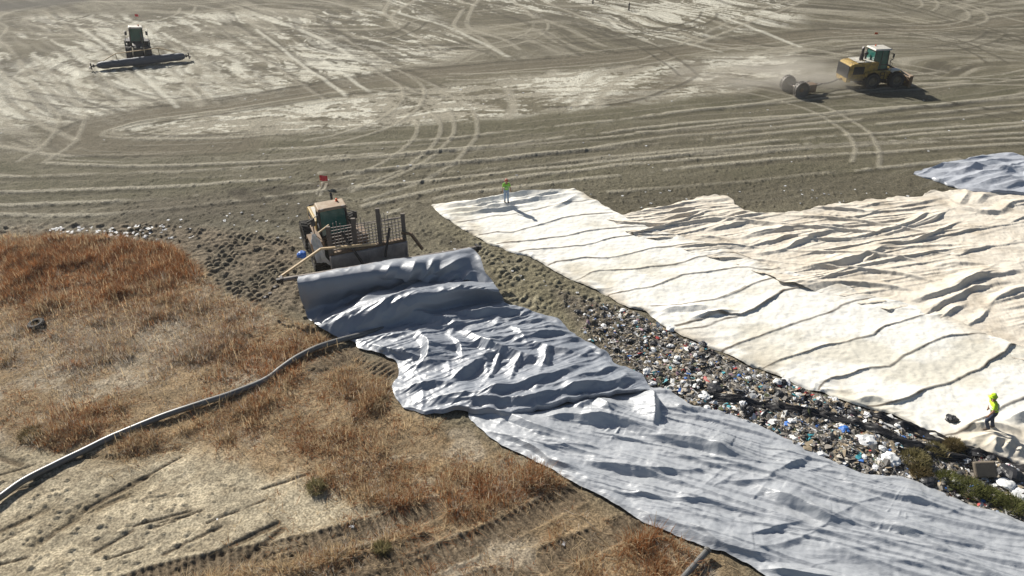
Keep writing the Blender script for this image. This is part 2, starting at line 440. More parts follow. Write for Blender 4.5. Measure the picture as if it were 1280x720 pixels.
for i, l in enumerate(LINES):
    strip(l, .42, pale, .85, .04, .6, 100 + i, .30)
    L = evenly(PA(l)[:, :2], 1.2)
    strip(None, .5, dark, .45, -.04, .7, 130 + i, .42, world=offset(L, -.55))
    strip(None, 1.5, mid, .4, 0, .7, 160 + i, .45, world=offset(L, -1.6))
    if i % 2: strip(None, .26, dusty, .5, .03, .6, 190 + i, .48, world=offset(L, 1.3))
# oval turn round the pale island and the upper way
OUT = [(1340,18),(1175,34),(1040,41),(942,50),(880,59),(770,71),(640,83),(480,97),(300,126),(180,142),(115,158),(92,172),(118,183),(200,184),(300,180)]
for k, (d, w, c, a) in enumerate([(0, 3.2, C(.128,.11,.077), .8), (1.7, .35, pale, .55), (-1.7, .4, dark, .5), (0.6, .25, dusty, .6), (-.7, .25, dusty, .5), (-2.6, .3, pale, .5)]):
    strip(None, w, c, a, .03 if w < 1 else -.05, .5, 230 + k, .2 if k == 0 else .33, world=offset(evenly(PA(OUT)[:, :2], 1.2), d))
INN = [(560,118),(480,109),(300,134),(200,148),(150,158),(140,166),(158,172),(240,173),(400,164)]
for k, d in enumerate((0, .9, 2.1)):
    strip(None, .35, pale if k != 1 else dark, .6, .03, .6, 250 + k, .3, world=offset(evenly(PA(INN)[:, :2], 1.), d))
strip([(780,88),(840,72),(865,80),(850,92),(820,116),(770,128)], 2.6, C(.125,.108,.076), .7, -.03, .6, 260, .2)
strip([(680,135),(780,128),(850,105),(868,95)], .4, dark, .7, .03, .5, 261, .2)
for k, q in enumerate([[(718,135),(733,112),(750,92),(790,82)], [(748,135),(758,114),(775,98),(810,84)], [(683,95),(690,88)], [(636,148),(641,130),(634,112)], [(251,130),(243,112),(236,104)]]):
    strip(q, .75, pale, .8, 0, .7, 265 + k, .2)
# oblique passes of the tractor, upper left
for k in range(9):
    x0 = -60 + k * 55 + random.uniform(-8, 8); dx = random.uniform(105, 140)
    for j in (0, 2.2):
        base = evenly(PA([(x0, 30 + k * 1.), (x0 + dx * .5, 78), (x0 + dx, 142 - k * 3.2)])[:, :2], 1.2)
        strip(None, .38, [pale, dusty, pale, white][k % 4], .55, .03, .6, 280 + k * 3 + int(j), .40, world=offset(base, j))
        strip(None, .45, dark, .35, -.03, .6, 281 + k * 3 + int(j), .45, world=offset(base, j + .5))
for k in range(16):
    x0 = 230 + k * 42 + random.uniform(-12, 12); y0 = random.uniform(-8, 22); dx = random.uniform(120, 260)
    strip([(x0, y0), (x0 + dx * .5, y0 + 24), (x0 + dx, min(y0 + 62, 118 - (x0 + dx) * .06))], random.uniform(.3, .7), [pale, dark, white, dusty][k % 4], .55, .02, .6, 340 + k, .40)
for k, q in enumerate([[(560,-20),(500,12),(490,28),(520,45),(545,62)], [(612,-20),(585,20),(590,36),(630,50),(648,62)], [(600,-10),(575,18),(570,34),(600,48),(625,66)], [(510,-20),(480,15),(500,28),(525,34)],
                       [(640,0),(655,10),(668,22)], [(395,20),(450,52),(560,58),(610,66)], [(850,55),(930,20),(1000,-5)], [(865,56),(950,22),(1020,-5)], [(1070,-8),(1175,22),(1265,49),(1340,75)], [(1085,-10),(1190,22),(1290,52)], [(1110,-10),(1300,30)],
                       [(960,62),(1060,48),(1180,48),(1240,60)], [(1120,95),(1180,90),(1215,78)], [(900,60),(1000,60),(1060,70)], [(0,120),(60,160),(95,175)], [(25,75),(30,95),(55,120)], [(820,55),(700,10),(650,-15)], [(880,50),(760,8)], [(0,60),(0,20),(70,4),(200,2)]]):
    strip(q, .5, dark if k in (5, 8, 9) else pale, .65, .03, .6, 370 + k, .22)
arc = np.random.default_rng(5)
for k in range(30):
    x0, y0 = arc.uniform(-40, 1300), arc.uniform(0, 120); hd = arc.uniform(-.5, .5); cv = arc.uniform(-.12, .12); ctr = P(x0, y0); q = [ctr[:2]]
    for j in range(9): hd += cv * 2.2; q.append((q[-1][0] + 2.6*math.cos(hd + .4), q[-1][1] - 2.6*math.sin(hd + .4)))
    q = evenly(np.array(q), 1.)
    for o_ in (-.9, .9): strip(None, .34, [pale, pale, dark][k % 3], .6, .03, .5, 700 + k*2 + int(o_), .25, world=offset(q, o_))
for k, q in enumerate([[(295,240),(360,236),(430,235)], [(302,244),(330,252)], [(340,238),(365,250)], [(300,240),(316,252)]]):
    strip(q, .9, dark, .75, -.04, .5, 390 + k, .1)
for q in ([(395,243),(402,228)], [(399,245),(407,229)]): strip(q, .18, pale, .9, .02, .4, 395, 0)
strip([(-80,10),(0,7),(50,4),(100,-3)], 5., C(.07,.065,.055), .8, .0, .7, 410, .1)
strip([(150,282),(220,272),(330,270),(380,262)], 3., dark, .5, .05, .8, 396, .25)
strip([(560,300),(620,330),(690,365),(745,395)], .9, dark, .6, .05, .7, 397, .2)
strip([(770,258),(900,232),(1010,225),(1130,232)], 3.0, C(.098,.087,.06), .7, .02, .8, 398, .3)
strip([(180,264),(300,258),(370,272)], 3.5, C(.10,.085,.062), .6, .02, .8, 399, .35)

# ---- trampled soil by the spreader and between the sheets: prints of cleated wheels
def cleats(mask, path_px, depth, sp, wd, seed, c=None, amt=.0):
    global Z
    L = evenly(PA(path_px)[:, :2], .8)
    sl, D, Sg, A = line_field(L, 9.)
    d = D * Sg + (fbm(GX[sl] * .8, GY[sl] * .8, seed, 2) - .5) * .8
    a = A + (fbm(GX[sl] * .8, GY[sl] * .8, seed + 5, 2) - .5) * .8
    row = np.floor(d / wd)
    f = np.cos(2*PI*(a / sp + (row % 2) * .5)); g = np.cos(2*PI*d / wd)
    h = sst(-.3, .9, f * .6 + g * -.5 + (n3[sl] - .5) * 2.0)
    k = mask[sl] * (D < 9) * (.45 + .8 * sst(.35, .6, n2[sl]))
    Z[sl] += (h - .45) * depth * k
    if c is not None: lerp(k * (1 - h) * amt, c, sl)
lerp(m_churn * .85, C(.185, .148, .105) * (1 + (n3 - .5) * .8)[..., None])
lerp(m_churn * .6 * sst(.5, .65, n2), C(.21, .18, .13))
cleats(m_churn, [(0,286),(120,288),(210,296),(270,330),(300,370),(330,390)], .12, .42, .5, 60, dark, .45)
lerp(m_rsoil * .8, C(.20, .178, .115) * (1 + (n3 - .5) * .7)[..., None])
lerp(m_rsoil * .6 * sst(.48, .62, n2), C(.32, .29, .205))
cleats(m_rsoil, [(560,285),(610,315),(680,355),(760,400)], .085, .42, .5, 64, dark, .3)
cleats(poly_mask([(-30,274),(140,280),(140,290),(-30,290)], .4), [(-30,281),(60,282),(140,286)], .14, .8, 1.6, 66, pale, .5)

# ---- dry grassland floor and the bare clay in front of it
lerp(m_grass * .9, (C(.27, .195, .115))[None, None] * (1 + (n2 - .5) * .9 + (n3 - .5) * .5)[..., None])
lerp(m_grass * .7 * sst(.52, .66, fbm(GX * .5, GY * .5, 71, 3)), C(.36, .31, .235))
bl = (C(.42, .36, .255))[None, None] * (1 + (n2 - .5) * .6 + (n3 - .5) * .35)[..., None]
mb = m_bare * sst(.28, .5, fbm(GX * .45, GY * .45, 73, 4) + m_bare * .25)
lerp(mb, bl)
lerp(mb * sst(.60, .68, fbm(GX * 5.5 + GY * 2, GY * 3.1, 74, 3)) * .22, C(.14, .105, .065))
lerp(mb * sst(.56, .68, fbm(GX * .8, GY * 1.2, 75, 4)) * .5, C(.20, .16, .105))
Z += mb * (fbm(GX * 1.6, GY * 1.6, 76, 4) - .5) * .08
for k, q in enumerate([[(-20,705),(40,685),(85,655),(125,630),(165,615)], [(0,668),(30,650),(60,640)], [(215,715),(250,700),(275,690),(305,670),(345,655)], [(300,700),(330,680),(350,660)], [(105,640),(140,620),(180,600)],
                       [(60,560),(120,575),(180,565)], [(0,570),(30,580)], [(150,570),(180,575),(220,563)]]):
    strip(q, .22, C(.085, .06, .04), .85, -.06, .4, 400 + k, .26); strip(q, .8, C(.20, .16, .10), .5, -.03, .7, 440 + k, .3)
for k in range(26):
    x0 = random.uniform(-40, 420); y0 = random.uniform(585, 720)
    strip([(x0, y0), (x0 + random.uniform(15, 35), y0 - random.uniform(5, 14)), (x0 + random.uniform(40, 75), y0 - random.uniform(12, 30))], random.uniform(.08, .14), C(.13, .10, .065), .8, -.05, .4, 420 + k, .4)

# crawler tracks pressed in the grass at the bottom of the picture
track_mask = np.zeros(GX.shape)
def crawler(px, w, seed):
    global Z
    L = evenly(PA(px)[:, :2], .8)
    sl, D, Sg, A = line_field(L, w * 1.5)
    br = sst(.25, .45, fbm(GX[sl] * .6, GY[sl] * .6, seed, 3))
    k = sst(w * .56, w * .44, D) * br
    lerp(k * .85, C(.155, .118, .078) * (1 + (n3[sl] - .5) * .6)[..., None], sl)
    bar = sst(-.2, .6, np.cos(2*PI*(A + D * Sg * .12 + (n2[sl] - .5) * .25) / .27))
    Z[sl] += k * (bar * .075 - .06)
    lerp(k * (1 - bar) * .5, C(.10, .075, .05), sl)
    rim = np.exp(-((D - w * .55) / .12) ** 2) * br
    Z[sl] += rim * .04
    track_mask[sl] = np.maximum(track_mask[sl], k)
crawler([(150,738),(206,720),(300,700),(375,686),(480,656),(540,636)], 1.0, 80)
crawler([(420,745),(490,720),(603,675),(670,642),(725,614)], 1.0, 81)
crawler([(560,745),(627,720),(725,683),(800,650)], 1.0, 82)
crawler([(340,745),(400,722),(450,706),(530,680)], .8, 83)
crawler([(405,455),(450,440),(500,470)], 1.6, 84)

# ---- the open rubbish face
lerp(m_rub * .9, (C(.135, .115, .088))[None, None] * (1 + (n3 - .5) * 1.3)[..., None])
Z += m_rub * ((fbm(GX * .7, GY * .7, 90, 3) - .42) * .30 + (n_f - .5) * .15)
# bank just in front of the near sheet
Z = np.where(tarp_mask > 0, BASE * tarp_mask * .6 + Z * (1 - tarp_mask), Z)
Z -= tarp_mask * .05

# scattered clods
cl = fbm(GX * 4.2, GY * 4.2, 95, 2)
Z += near * (1 - tarp_mask) * (1 - m_grass) * sst(.70, .80, cl) * .06

def gz(x, y):
    i = np.clip(np.searchsorted(XS, x) - 1, 0, NX - 2); j = np.clip(np.searchsorted(YS, y) - 1, 0, NY - 2)
    fx = (x - XS[i]) / (XS[i+1] - XS[i]); fy = (y - YS[j]) / (YS[j+1] - YS[j])
    return (Z[j, i]*(1-fx) + Z[j, i+1]*fx)*(1-fy) + (Z[j+1, i]*(1-fx) + Z[j+1, i+1]*fx)*fy
def gsamp(F, x, y):
    i = np.clip(np.searchsorted(XS, x), 0, NX - 1); j = np.clip(np.searchsorted(YS, y), 0, NY - 1)
    return F[j, i]
def ground_at(px, py, dz=0.):
    p = P(px, py); p.z = float(gz(p.x, p.y)) + dz; return p

m_ground = attr_mat('dry landfill cover soil', .95, 9., .42, .8, 20., .05, spec=.15, speck=13.)
g = np_mesh('ground', np.stack([GX, GY, Z], -1).reshape(-1, 3), grid_faces(NY, NX), m_ground, np.clip(col, .02, .8).reshape(-1, 3))
tag(g, kind='structure')

SHEETS = []
# ================================================================== SHEETS
def ridge_field(X, Y, specs, q=3.0):
    """tented folds: (pixels, height, width on the side nearer the viewer, width on the far side, sharpness)"""
    tot = np.zeros(X.shape)
    for i, (px, h, wn, wf) in enumerate(specs):
        L = PA(px)[:, :2]
        L = evenly(L, .35)
        if L[0, 0] > L[-1, 0]: L = L[::-1]
        L = L + (np.stack([vn(L[:, 0]*1.3, L[:, 1]*1.3, i), vn(L[:, 0]*1.3, L[:, 1]*1.3, i + 50)], 1) - .5) * .18
        W = max(wn, wf)
        m = (X > L[:, 0].min() - W) & (X < L[:, 0].max() + W) & (Y > L[:, 1].min() - W) & (Y < L[:, 1].max() + W)
        if not m.any(): continue
        D, Sg, A, T = poly_dist(X[m], Y[m], L)
        far = Sg > 0
        w = np.where(far, wf, wn)
        t = A / T
        tp = np.clip(np.minimum(t, 1 - t) / .38, 0, 1) ** .8
        tp = tp * (.7 + .6 * vn(A * 1.3, A * 0 + i, 7))
        k = np.clip(1 - D / (w * (.75 + .5 * vn(A * 1.1, A * 0 + i + .5, 9))), 0, 1)
        pr = np.where(far, k ** 1.12, k ** 1.0)
        tot[m] += (h * tp * pr) ** q
    return tot ** (1 / q)

def net(rows, nu, nv):
    """rows of (px,py,z) control points -> (nv,nu,3)"""
    R0 = np.stack([evenly(PA(r), n=nu) for r in rows])          # rows, nu, 3
    out = spline(R0.reshape(len(rows), -1), nv).reshape(nv, nu, 3)
    return out

def net_smooth(rows, nu, nv):
    R0 = np.stack([evenly(PA(r), n=nu) for r in rows])
    # share one parameter for all columns, from mean row spacing
    d = np.concatenate([[0], np.cumsum(np.linalg.norm(np.diff(R0, axis=0), axis=2).mean(1))])
    q = np.linspace(0, d[-1], nv); k = np.clip(np.searchsorted(d, q, side='right') - 1, 0, len(d) - 2)
    m = np.zeros_like(R0); m[1:-1] = (R0[2:] - R0[:-2]) / (d[2:] - d[:-2])[:, None, None]
    m[0] = (R0[1] - R0[0]) / (d[1] - d[0]); m[-1] = (R0[-1] - R0[-2]) / (d[-1] - d[-2])
    h = (d[k+1] - d[k])[:, None, None]; t = ((q - d[k]))[:, None, None] / h
    return (2*t**3 - 3*t**2 + 1)*R0[k] + (t**3 - 2*t**2 + t)*h*m[k] + (-2*t**3 + 3*t**2)*R0[k+1] + (t**3 - t**2)*h*m[k+1]

def blur(F, n=1):
    for _ in range(n):
        G = F.copy()
        G[1:-1] = (F[:-2] + 2*F[1:-1] + F[2:]) / 4
        F = G.copy()
        F[:, 1:-1] = (G[:, :-2] + 2*G[:, 1:-1] + G[:, 2:]) / 4
    return F


def upsample(Pn, ny, nx):
    a = resamp(Pn, ny); return resamp(a.transpose(1, 0, 2), nx).transpose(1, 0, 2)
def resamp(V, n):
    m = V.shape[0]; q = np.linspace(0, m - 1, n); k = np.clip(q.astype(int), 0, m - 2); t = (q - k)[:, None, None]
    p0 = V[np.maximum(k - 1, 0)]; p1 = V[k]; p2 = V[k + 1]; p3 = V[np.minimum(k + 2, m - 1)]
    return .5 * (2*p1 + (p2 - p0)*t + (2*p0 - 5*p1 + 4*p2 - p3)*t*t + (3*p1 - p0 - 3*p2 + p3)*t**3)
def tri(t):
    return np.abs((t % 1.0) * 2 - 1)
def facets(X, Y, seed, th0, spread, wl, n=6, h=.2, wd=.30, length=5.):
    """creased cloth: long narrow folds in a few directions with flat cloth between; steeper on the side that faces -Y"""
    r = np.random.default_rng(seed); z = np.zeros(X.shape)
    for i in range(n):
        th = th0 + r.uniform(-spread, spread); L = wl * .84 ** i * r.uniform(.85, 1.15); a = h * (.84 ** i)
        c, q = math.cos(th), math.sin(th)
        al = (X * c + Y * q); ac = (-X * q + Y * c) / L
        w = (fbm(al / length * .6, ac * .30, seed + i * 7, 2) - .5) * 2.2
        u = ac + w + r.uniform(0, 9)
        cell = np.floor(u); t = u - cell - .5
        hv = _h(cell.astype(np.int64) & 0xffffffff, (cell * 0 + i * 13 + seed).astype(np.int64) & 0xffffffff, seed)
        msk = sst(.50, .72, vn(al / length + hv * 57, cell * 3.7, seed + 200 + i)) * (.4 + .9 * hv)
        W = wd / L * (.55 + .9 * hv)
        f = np.where(t > 0, np.clip(1 - t / (W * 3.0), 0, 1) ** 1.25, np.clip(1 + t / W, 0, 1) ** 1.0)
        z = np.maximum(z, a * msk * f) + .3 * np.minimum(z, a * msk * f)
    return z
def fan(X, Y, px, py, dir_px, half, n, R0, h, seed):
    """pleats that run together at a gathered point"""
    c = P(px, py); d = P(*dir_px) - c; th0 = math.atan2(d.y, d.x)
    r = np.hypot(X - c.x, Y - c.y); th = np.arctan2(Y - c.y, X - c.x) - th0; th = (th + PI) % (2*PI) - PI
    th = th + (vn(r*.9, th*3, seed) - .5) * .16
    k = th / half * n / 2 + (vn(th*5, th*0 + 3, seed) - .5) * .8
    sp = r * half * 2 / n
    f = np.clip(1 - np.abs((k % 1) - .5) * 3.0, 0, 1) ** 1.2
    cell = np.floor(k); hv = _h(cell.astype(np.int64) & 0xffffffff, cell.astype(np.int64) & 0xffffffff, seed)
    return np.minimum(h, sp * .6) * f * sst(half, half * .7, np.abs(th)) * sst(0, .4, r) * np.clip(1 - r / (R0 * (.5 + .7 * hv)), 0, 1) ** .7 * (.4 + .6 * hv)
def normals(V):
    du = np.gradient(V, axis=1); dv = np.gradient(V, axis=0)
    n = np.cross(du, dv); n /= np.linalg.norm(n, axis=-1)[..., None] + 1e-9
    return np.where(n[..., 2:3] < 0, -n, n)
def uvridge(u, v, lines, aspect):
    tot = np.zeros(u.shape)
    for (a, b, h, w) in lines:
        L = np.array([a, b], float) * [1, aspect]
        D, Sg, A, T = poly_dist(u, v * aspect, L)
        t = A / T; tp = np.clip(np.minimum(t, 1 - t) / .35, 0, 1) ** .7
        k = np.clip(1 - D / w, 0, 1); tot += (h * tp * k ** 1.4) ** 2.5
    return tot ** .4
def weave(V, seed, amp):
    """small creases along the normal-ish direction after the drape"""
    X, Y = V[..., 0], V[..., 1]
    w = (fbm(X*.6, Y*.6, seed, 2) - .5) * 2
    V[..., 2] += (ridged(X*1.3 + w, Y*1.7 - w, seed + 1, 2) - .5) * amp
    return V

def edge_wobble(V, amp, seed):
    """pull the four edges in and out a little so the outline is not a clean curve"""
    ny, nx, _ = V.shape
    u = np.linspace(0, 1, nx)[None, :]; v = np.linspace(0, 1, ny)[:, None]
    e = np.minimum(np.minimum(u, 1 - u) * 8, np.minimum(v, 1 - v) * 12); w = np.clip(1 - e, 0, 1)
    V[..., 0] += w * (fbm(V[..., 0]*.9, V[..., 1]*.9, seed, 3) - .5) * amp
    V[..., 1] += w * (fbm(V[..., 0]*.9, V[..., 1]*.9, seed + 3, 3) - .5) * amp
    return V

def sheet_mat(name, base, rough, spec, stain, stain_amt, coat=0., bump=.25, wr=2.5, sheen=0.):
    m = bpy.data.materials.new(name); m.use_nodes = True
    nt = m.node_tree; b = nt.nodes['Principled BSDF']
    b.inputs['Specular IOR Level'].default_value = spec
    tc = nt.nodes.new('ShaderNodeTexCoord')
    n = nt.nodes.new('ShaderNodeTexNoise'); n.inputs['Scale'].default_value = .55; n.inputs['Detail'].default_value = 9; n.inputs['Roughness'].default_value = .68
    nt.links.new(tc.outputs['Object'], n.inputs['Vector'])
    r = nt.nodes.new('ShaderNodeValToRGB')
    r.color_ramp.elements[0].position = .30; r.color_ramp.elements[1].position = .56
    r.color_ramp.elements[0].color = (*stain, 1); r.color_ramp.elements[1].color = (*base, 1)
    nt.links.new(n.outputs['Fac'], r.inputs['Fac'])
    mx = nt.nodes.new('ShaderNodeMix'); mx.data_type = 'RGBA'; mx.inputs['Factor'].default_value = stain_amt
    mx.inputs['A'].default_value = (*base, 1); nt.links.new(r.outputs['Color'], mx.inputs['B'])
    nt.links.new(mx.outputs['Result'], b.inputs['Base Color'])
    b.inputs['Roughness'].default_value = rough; b.inputs['Coat Weight'].default_value = coat; b.inputs['Coat Roughness'].default_value = .5
    n2 = nt.nodes.new('ShaderNodeTexNoise'); n2.inputs['Scale'].default_value = wr; n2.inputs['Detail'].default_value = 7; n2.inputs['Roughness'].default_value = .6
    mp = nt.nodes.new('ShaderNodeMapping'); mp.inputs['Scale'].default_value = (1, 2.4, 1); mp.inputs['Rotation'].default_value = (0, 0, .35)
    nt.links.new(tc.outputs['Object'], mp.inputs['Vector']); nt.links.new(mp.outputs['Vector'], n2.inputs['Vector'])
    bp = nt.nodes.new('ShaderNodeBump'); bp.inputs['Strength'].default_value = bump; bp.inputs['Distance'].default_value = .08
    nt.links.new(n2.outputs['Fac'], bp.inputs['Height']); nt.links.new(bp.outputs['Normal'], b.inputs['Normal'])
    return m
M['grey_tarp'] = sheet_mat('grey woven tarpaulin', (.235, .255, .29), .43, 1., (.175, .19, .22), .6, coat=.5, bump=.2)
M['white_tarp'] = attr_mat('white geotextile', .85, 2.2, .07, .2, 5., .05, spec=.2)
M['cream_tarp'] = sheet_mat('cream dusty geotextile', (.68, .62, .525), .85, .2, (.40, .335, .25), .75, bump=.3, wr=2.0)
M['lit_steel'] = mat('pale lit blade steel', (.40, .365, .35), .55, .2, var=.35, scale=2.5)  # lighter than the other steels, light on the blade put into its colour
M['roof_tan'] = mat('dusty tan roof', (.33, .27, .19), .6, var=.3, grime=(.25, .15, .08))
M['grey_tarp_sheen'] = sheet_mat('grey tarpaulin with painted sheen', (.375, .39, .412), .43, 1., (.295, .31, .33), .6, coat=.5, bump=.18)  # paler copy of the grey tarpaulin, lit sheen put into its base colour
M['drum_steel'] = mat('worn drum steel', (.12, .11, .10), .6, .3, var=.35)
M['rack_brown'] = mat('dusty brown rack steel', (.13, .105, .085), .7, .1, var=.3)
M['roll'] = sheet_mat('rolled sheet darkened for shade', (.10, .108, .13), .6, .3, (.07, .075, .09), .6)  # dark base colour carries the shade of the roll's backlit side
M['blue_tarp'] = sheet_mat('blue grey sheet', (.42, .44, .48), .4, .5, (.27, .28, .31), .6, bump=.3)

def zbase(V, dz=.05):
    return gsamp(np.where(tarp_mask > 0, BASE * .6, BASE * .6), V[..., 0], V[..., 1]) + dz

# ---- sheet A: hangs from the spreader bar and lies crumpled behind it
BZ = 1.75
rowsA = [
 [(366,352,1.05),(430,337,1.1),(485,328,1.1),(540,320,1.1),(588,314,1.1)],
 [(372,347,BZ),(430,335,BZ),(485,326,BZ),(540,318,BZ),(588,311,BZ)],
 [(375,354,BZ-.04),(431,343,BZ-.03),(488,335,BZ-.03),(543,326,BZ-.04),(593,317,BZ-.08)],
 [(378,363,1.38),(434,352,1.42),(492,343,1.46),(548,334,1.50),(598,325,1.52)],
 [(381,375,.88),(437,363,.95),(495,352,1.05),(551,342,1.22),(602,334,1.34)],
 [(386,389,.22),(442,373,.38),(501,360,.62),(555,350,.90),(606,342,1.14)],
 [(389,398,.03),(450,380,.15),(508,366,.36),(557,357,.66),(610,350,.96)],
 [(393,400,.28),(458,375,.80),(522,359,1.00),(572,352,1.04),(612,353,1.0)],
 [(403,409,.36),(466,388,.84),(530,371,1.00),(580,363,1.0),(620,366,.82)],
 [(411,417,.20),(470,402,.45),(534,386,.48),(586,373,.50),(625,373,.38)],
 [(420,423,.04),(474,413,.07),(538,396,.05),(591,383,.05),(629,380,.04)],
 [(433,430,.04),(482,424,.05),(546,404,.05),(602,390,.05),(648,385,.04)],
 [(467,443,.04),(520,440,.05),(590,425,.05),(650,408,.05),(692,402,.04)],
 [(492,459,.04),(550,455,.05),(620,449,.05),(690,431,.05),(740,429,.04)],
 [(492,476,.04),(560,475,.05),(640,465,.05),(712,451,.05),(777,455,.04)],
 [(491,491,.04),(560,492,.05),(640,486,.05),(730,472,.05),(806,469,.04)],
 [(506,508,.04),(570,507,.05),(645,507,.05),(730,492,.05),(815,486,.04)],
 [(509,511,.05),(575,511,.26),(650,510,.34),(735,495,.36),(817,488,.28)],
 [(516,514,.02),(575,517,.10),(650,517,.12),(735,501,.14),(818,492,.08)],
]
NUA, NVA = 300, 680
V = net_smooth(rowsA, NUA, NVA)
RA = [
 ([(452,424),(490,398),(530,384),(570,372),(612,368)], 0.45, 0.27, 1.38),
 ([(487,407),(515,401),(540,403),(580,411)], 0.50, 0.35, 1.55),
 ([(535,393),(585,398),(640,395),(690,399)], 0.35, 0.27, 1.20),
 ([(590,384),(640,388),(690,400),(725,417)], 0.30, 0.32, 1.03),
 ([(572,412),(605,433),(650,448),(690,452)], 0.40, 0.42, 1.20),
 ([(522,415),(532,432),(535,455),(512,472)], 0.58, 0.42, 1.20),
 ([(470,428),(500,424),(522,415)], 0.30, 0.27, 1.03),
 ([(496,440),(510,450),(528,448)], 0.27, 0.27, 0.69),
 ([(535,455),(570,450),(600,462)], 0.19, 0.23, 0.86),
 ([(613,442),(600,458),(578,474),(555,488)], 0.52, 0.38, 1.38),
 ([(613,442),(660,428),(700,415)], 0.29, 0.35, 1.03),
 ([(650,428),(690,440),(730,446)], 0.27, 0.32, 1.03),
 ([(640,455),(670,452),(700,462)], 0.22, 0.27, 0.86),
 ([(685,432),(684,450),(680,470)], 0.35, 0.23, 0.59),
 ([(735,432),(760,448)], 0.27, 0.27, 0.86),
 ([(782,457),(735,476),(692,490),(640,496)], 0.45, 0.32, 1.20),
 ([(740,452),(700,475),(660,489),(600,500),(505,506)], 0.65, 0.43, 1.52),
 ([(808,470),(760,486),(705,497),(655,509),(615,508),(540,502)], 0.62, 0.35, 1.39),
 ([(500,470),(540,476),(580,474)], 0.22, 0.32, 0.86),
 ([(497,489),(540,484),(600,488)], 0.29, 0.32, 0.86),
 ([(560,420),(575,440),(580,458)], 0.27, 0.23, 0.69),
 ([(640,410),(655,428),(668,445)], 0.27, 0.27, 0.69),
 ([(620,470),(660,466),(690,472)], 0.19, 0.23, 0.69),
]
V = edge_wobble(V, .8, 320)
v_ = np.linspace(0, 1, NVA)[:, None] * np.ones((1, NUA)); u_ = np.linspace(0, 1, NUA)[None, :] * np.ones((NVA, 1))
# the curtain and the roll at its foot: pleats raised along the cloth's own normal
CUR = [((.60, .050), (.44, .155), .34, .055), ((.74, .050), (.54, .19), .42, .075), ((.84, .06), (.62, .20), .22, .05), ((.95, .12), (.70, .17), .22, .06), ((.50, .05), (.40, .12), .16, .04),
       ((.30, .05), (.26, .10), .10, .04), ((.14, .05), (.10, .13), .10, .05), ((.90, .055), (.80, .12), .16, .05)]
ROLL = [((.10, .20), (.02, .26), .20, .05), ((.28, .18), (.12, .26), .22, .05), ((.42, .18), (.28, .25), .20, .05), ((.58, .175), (.42, .26), .24, .06), ((.72, .17), (.58, .25), .22, .05),
        ((.86, .175), (.70, .26), .30, .06), ((.94, .18), (.80, .27), .26, .05), ((.78, .22), (.52, .275), .25, .05), ((.52, .245), (.22, .285), .22, .05)]
N_ = normals(V)
crv = uvridge(u_, v_, CUR, 2.2) * sst(.085, .15, v_) + uvridge(u_, v_, ROLL, 2.2) * 1.25 * sst(.15, .18, v_)
crv = crv * (1 - sst(.27, .32, v_))
V += N_ * blur(crv, 2)[..., None]
gw = sst(.285, .33, v_)
X, Y = V[..., 0].copy(), V[..., 1].copy()
hem = np.clip(np.minimum(np.minimum(u_, 1 - u_) * 14, (1 - v_) * 22), 0, 1)
thA = ang((640, 496), (782, 457))
rz = ridge_field(X, Y, RA, 2.5); fz = facets(X, Y, 303, thA, .35, 2.1, 6, .30, .20, 8.) * (.35 + .65 * hem)
fz = np.maximum(fz, facets(X, Y, 309, thA + 1.1, .5, 2.0, 3, .20, .20, 3.) * hem)
for a_ in [(508,506,(640,470),.55,13,4.,.26,1), (496,478,(600,440),.5,9,3.,.2,2), (430,431,(560,415),.5,11,3.6,.22,3), (810,476,(680,490),.45,10,4.2,.26,4), (520,416,(545,470),.6,7,2.6,.22,5)]:
    fz = np.maximum(fz, fan(X, Y, *a_))
fi_ = facets(X, Y, 305, thA + .1, .3, .55, 4, .055, .085, 6.) * hem
V[..., 2] += gw * (zbase(V, .0) + fi_ + blur((rz ** 2 + fz ** 2) ** .5, 1) * (.35 + .65 * hem))
V = weave(V, 315, .03)
o = np_mesh('tarpaulin', V.reshape(-1, 3), grid_faces(NVA, NUA), M['grey_tarp'])
SHEETS.append(V.copy())
tag(o, 'crumpled grey tarpaulin hanging from the spreader bar and heaped in folds on the ground', 'tarpaulin')

# ---- sheet B: pulled out flat towards the lower right
rowsB = [
 [(604,507,.0),(660,508,.0),(720,495,.0),(775,485,.0),(822,478,.0)],
 [(585,516,.04),(640,520,.05),(700,514,.05),(770,503,.05),(838,487,.04)],
 [(612,545,.04),(680,545,.05),(750,535,.05),(820,520,.05),(866,507,.04)],
 [(655,568,.04),(730,570,.05),(800,560,.05),(880,535,.05),(912,517,.04)],
 [(715,602,.04),(790,600,.05),(870,585,.05),(950,560,.05),(987,551,.04)],
 [(775,634,.04),(850,630,.05),(940,615,.05),(1020,595,.05),(1075,588,.04)],
 [(840,666,.04),(920,660,.05),(1020,640,.05),(1090,615,.05),(1138,597,.04)],
 [(905,690,.04),(1000,690,.05),(1100,660,.05),(1170,635,.05),(1197,623,.04)],
 [(955,722,.04),(1060,730,.05),(1160,700,.05),(1240,668,.05),(1282,652,.04)],
 [(1030,790,.04),(1150,790,.05),(1260,750,.05),(1340,712,.05),(1380,692,.04)],
 [(1130,880,.04),(1260,870,.05),(1380,820,.05),(1460,772,.05),(1490,747,.04)],
]
NUB, NVB = 280, 700
V = net_smooth(rowsB, NUB, NVB)
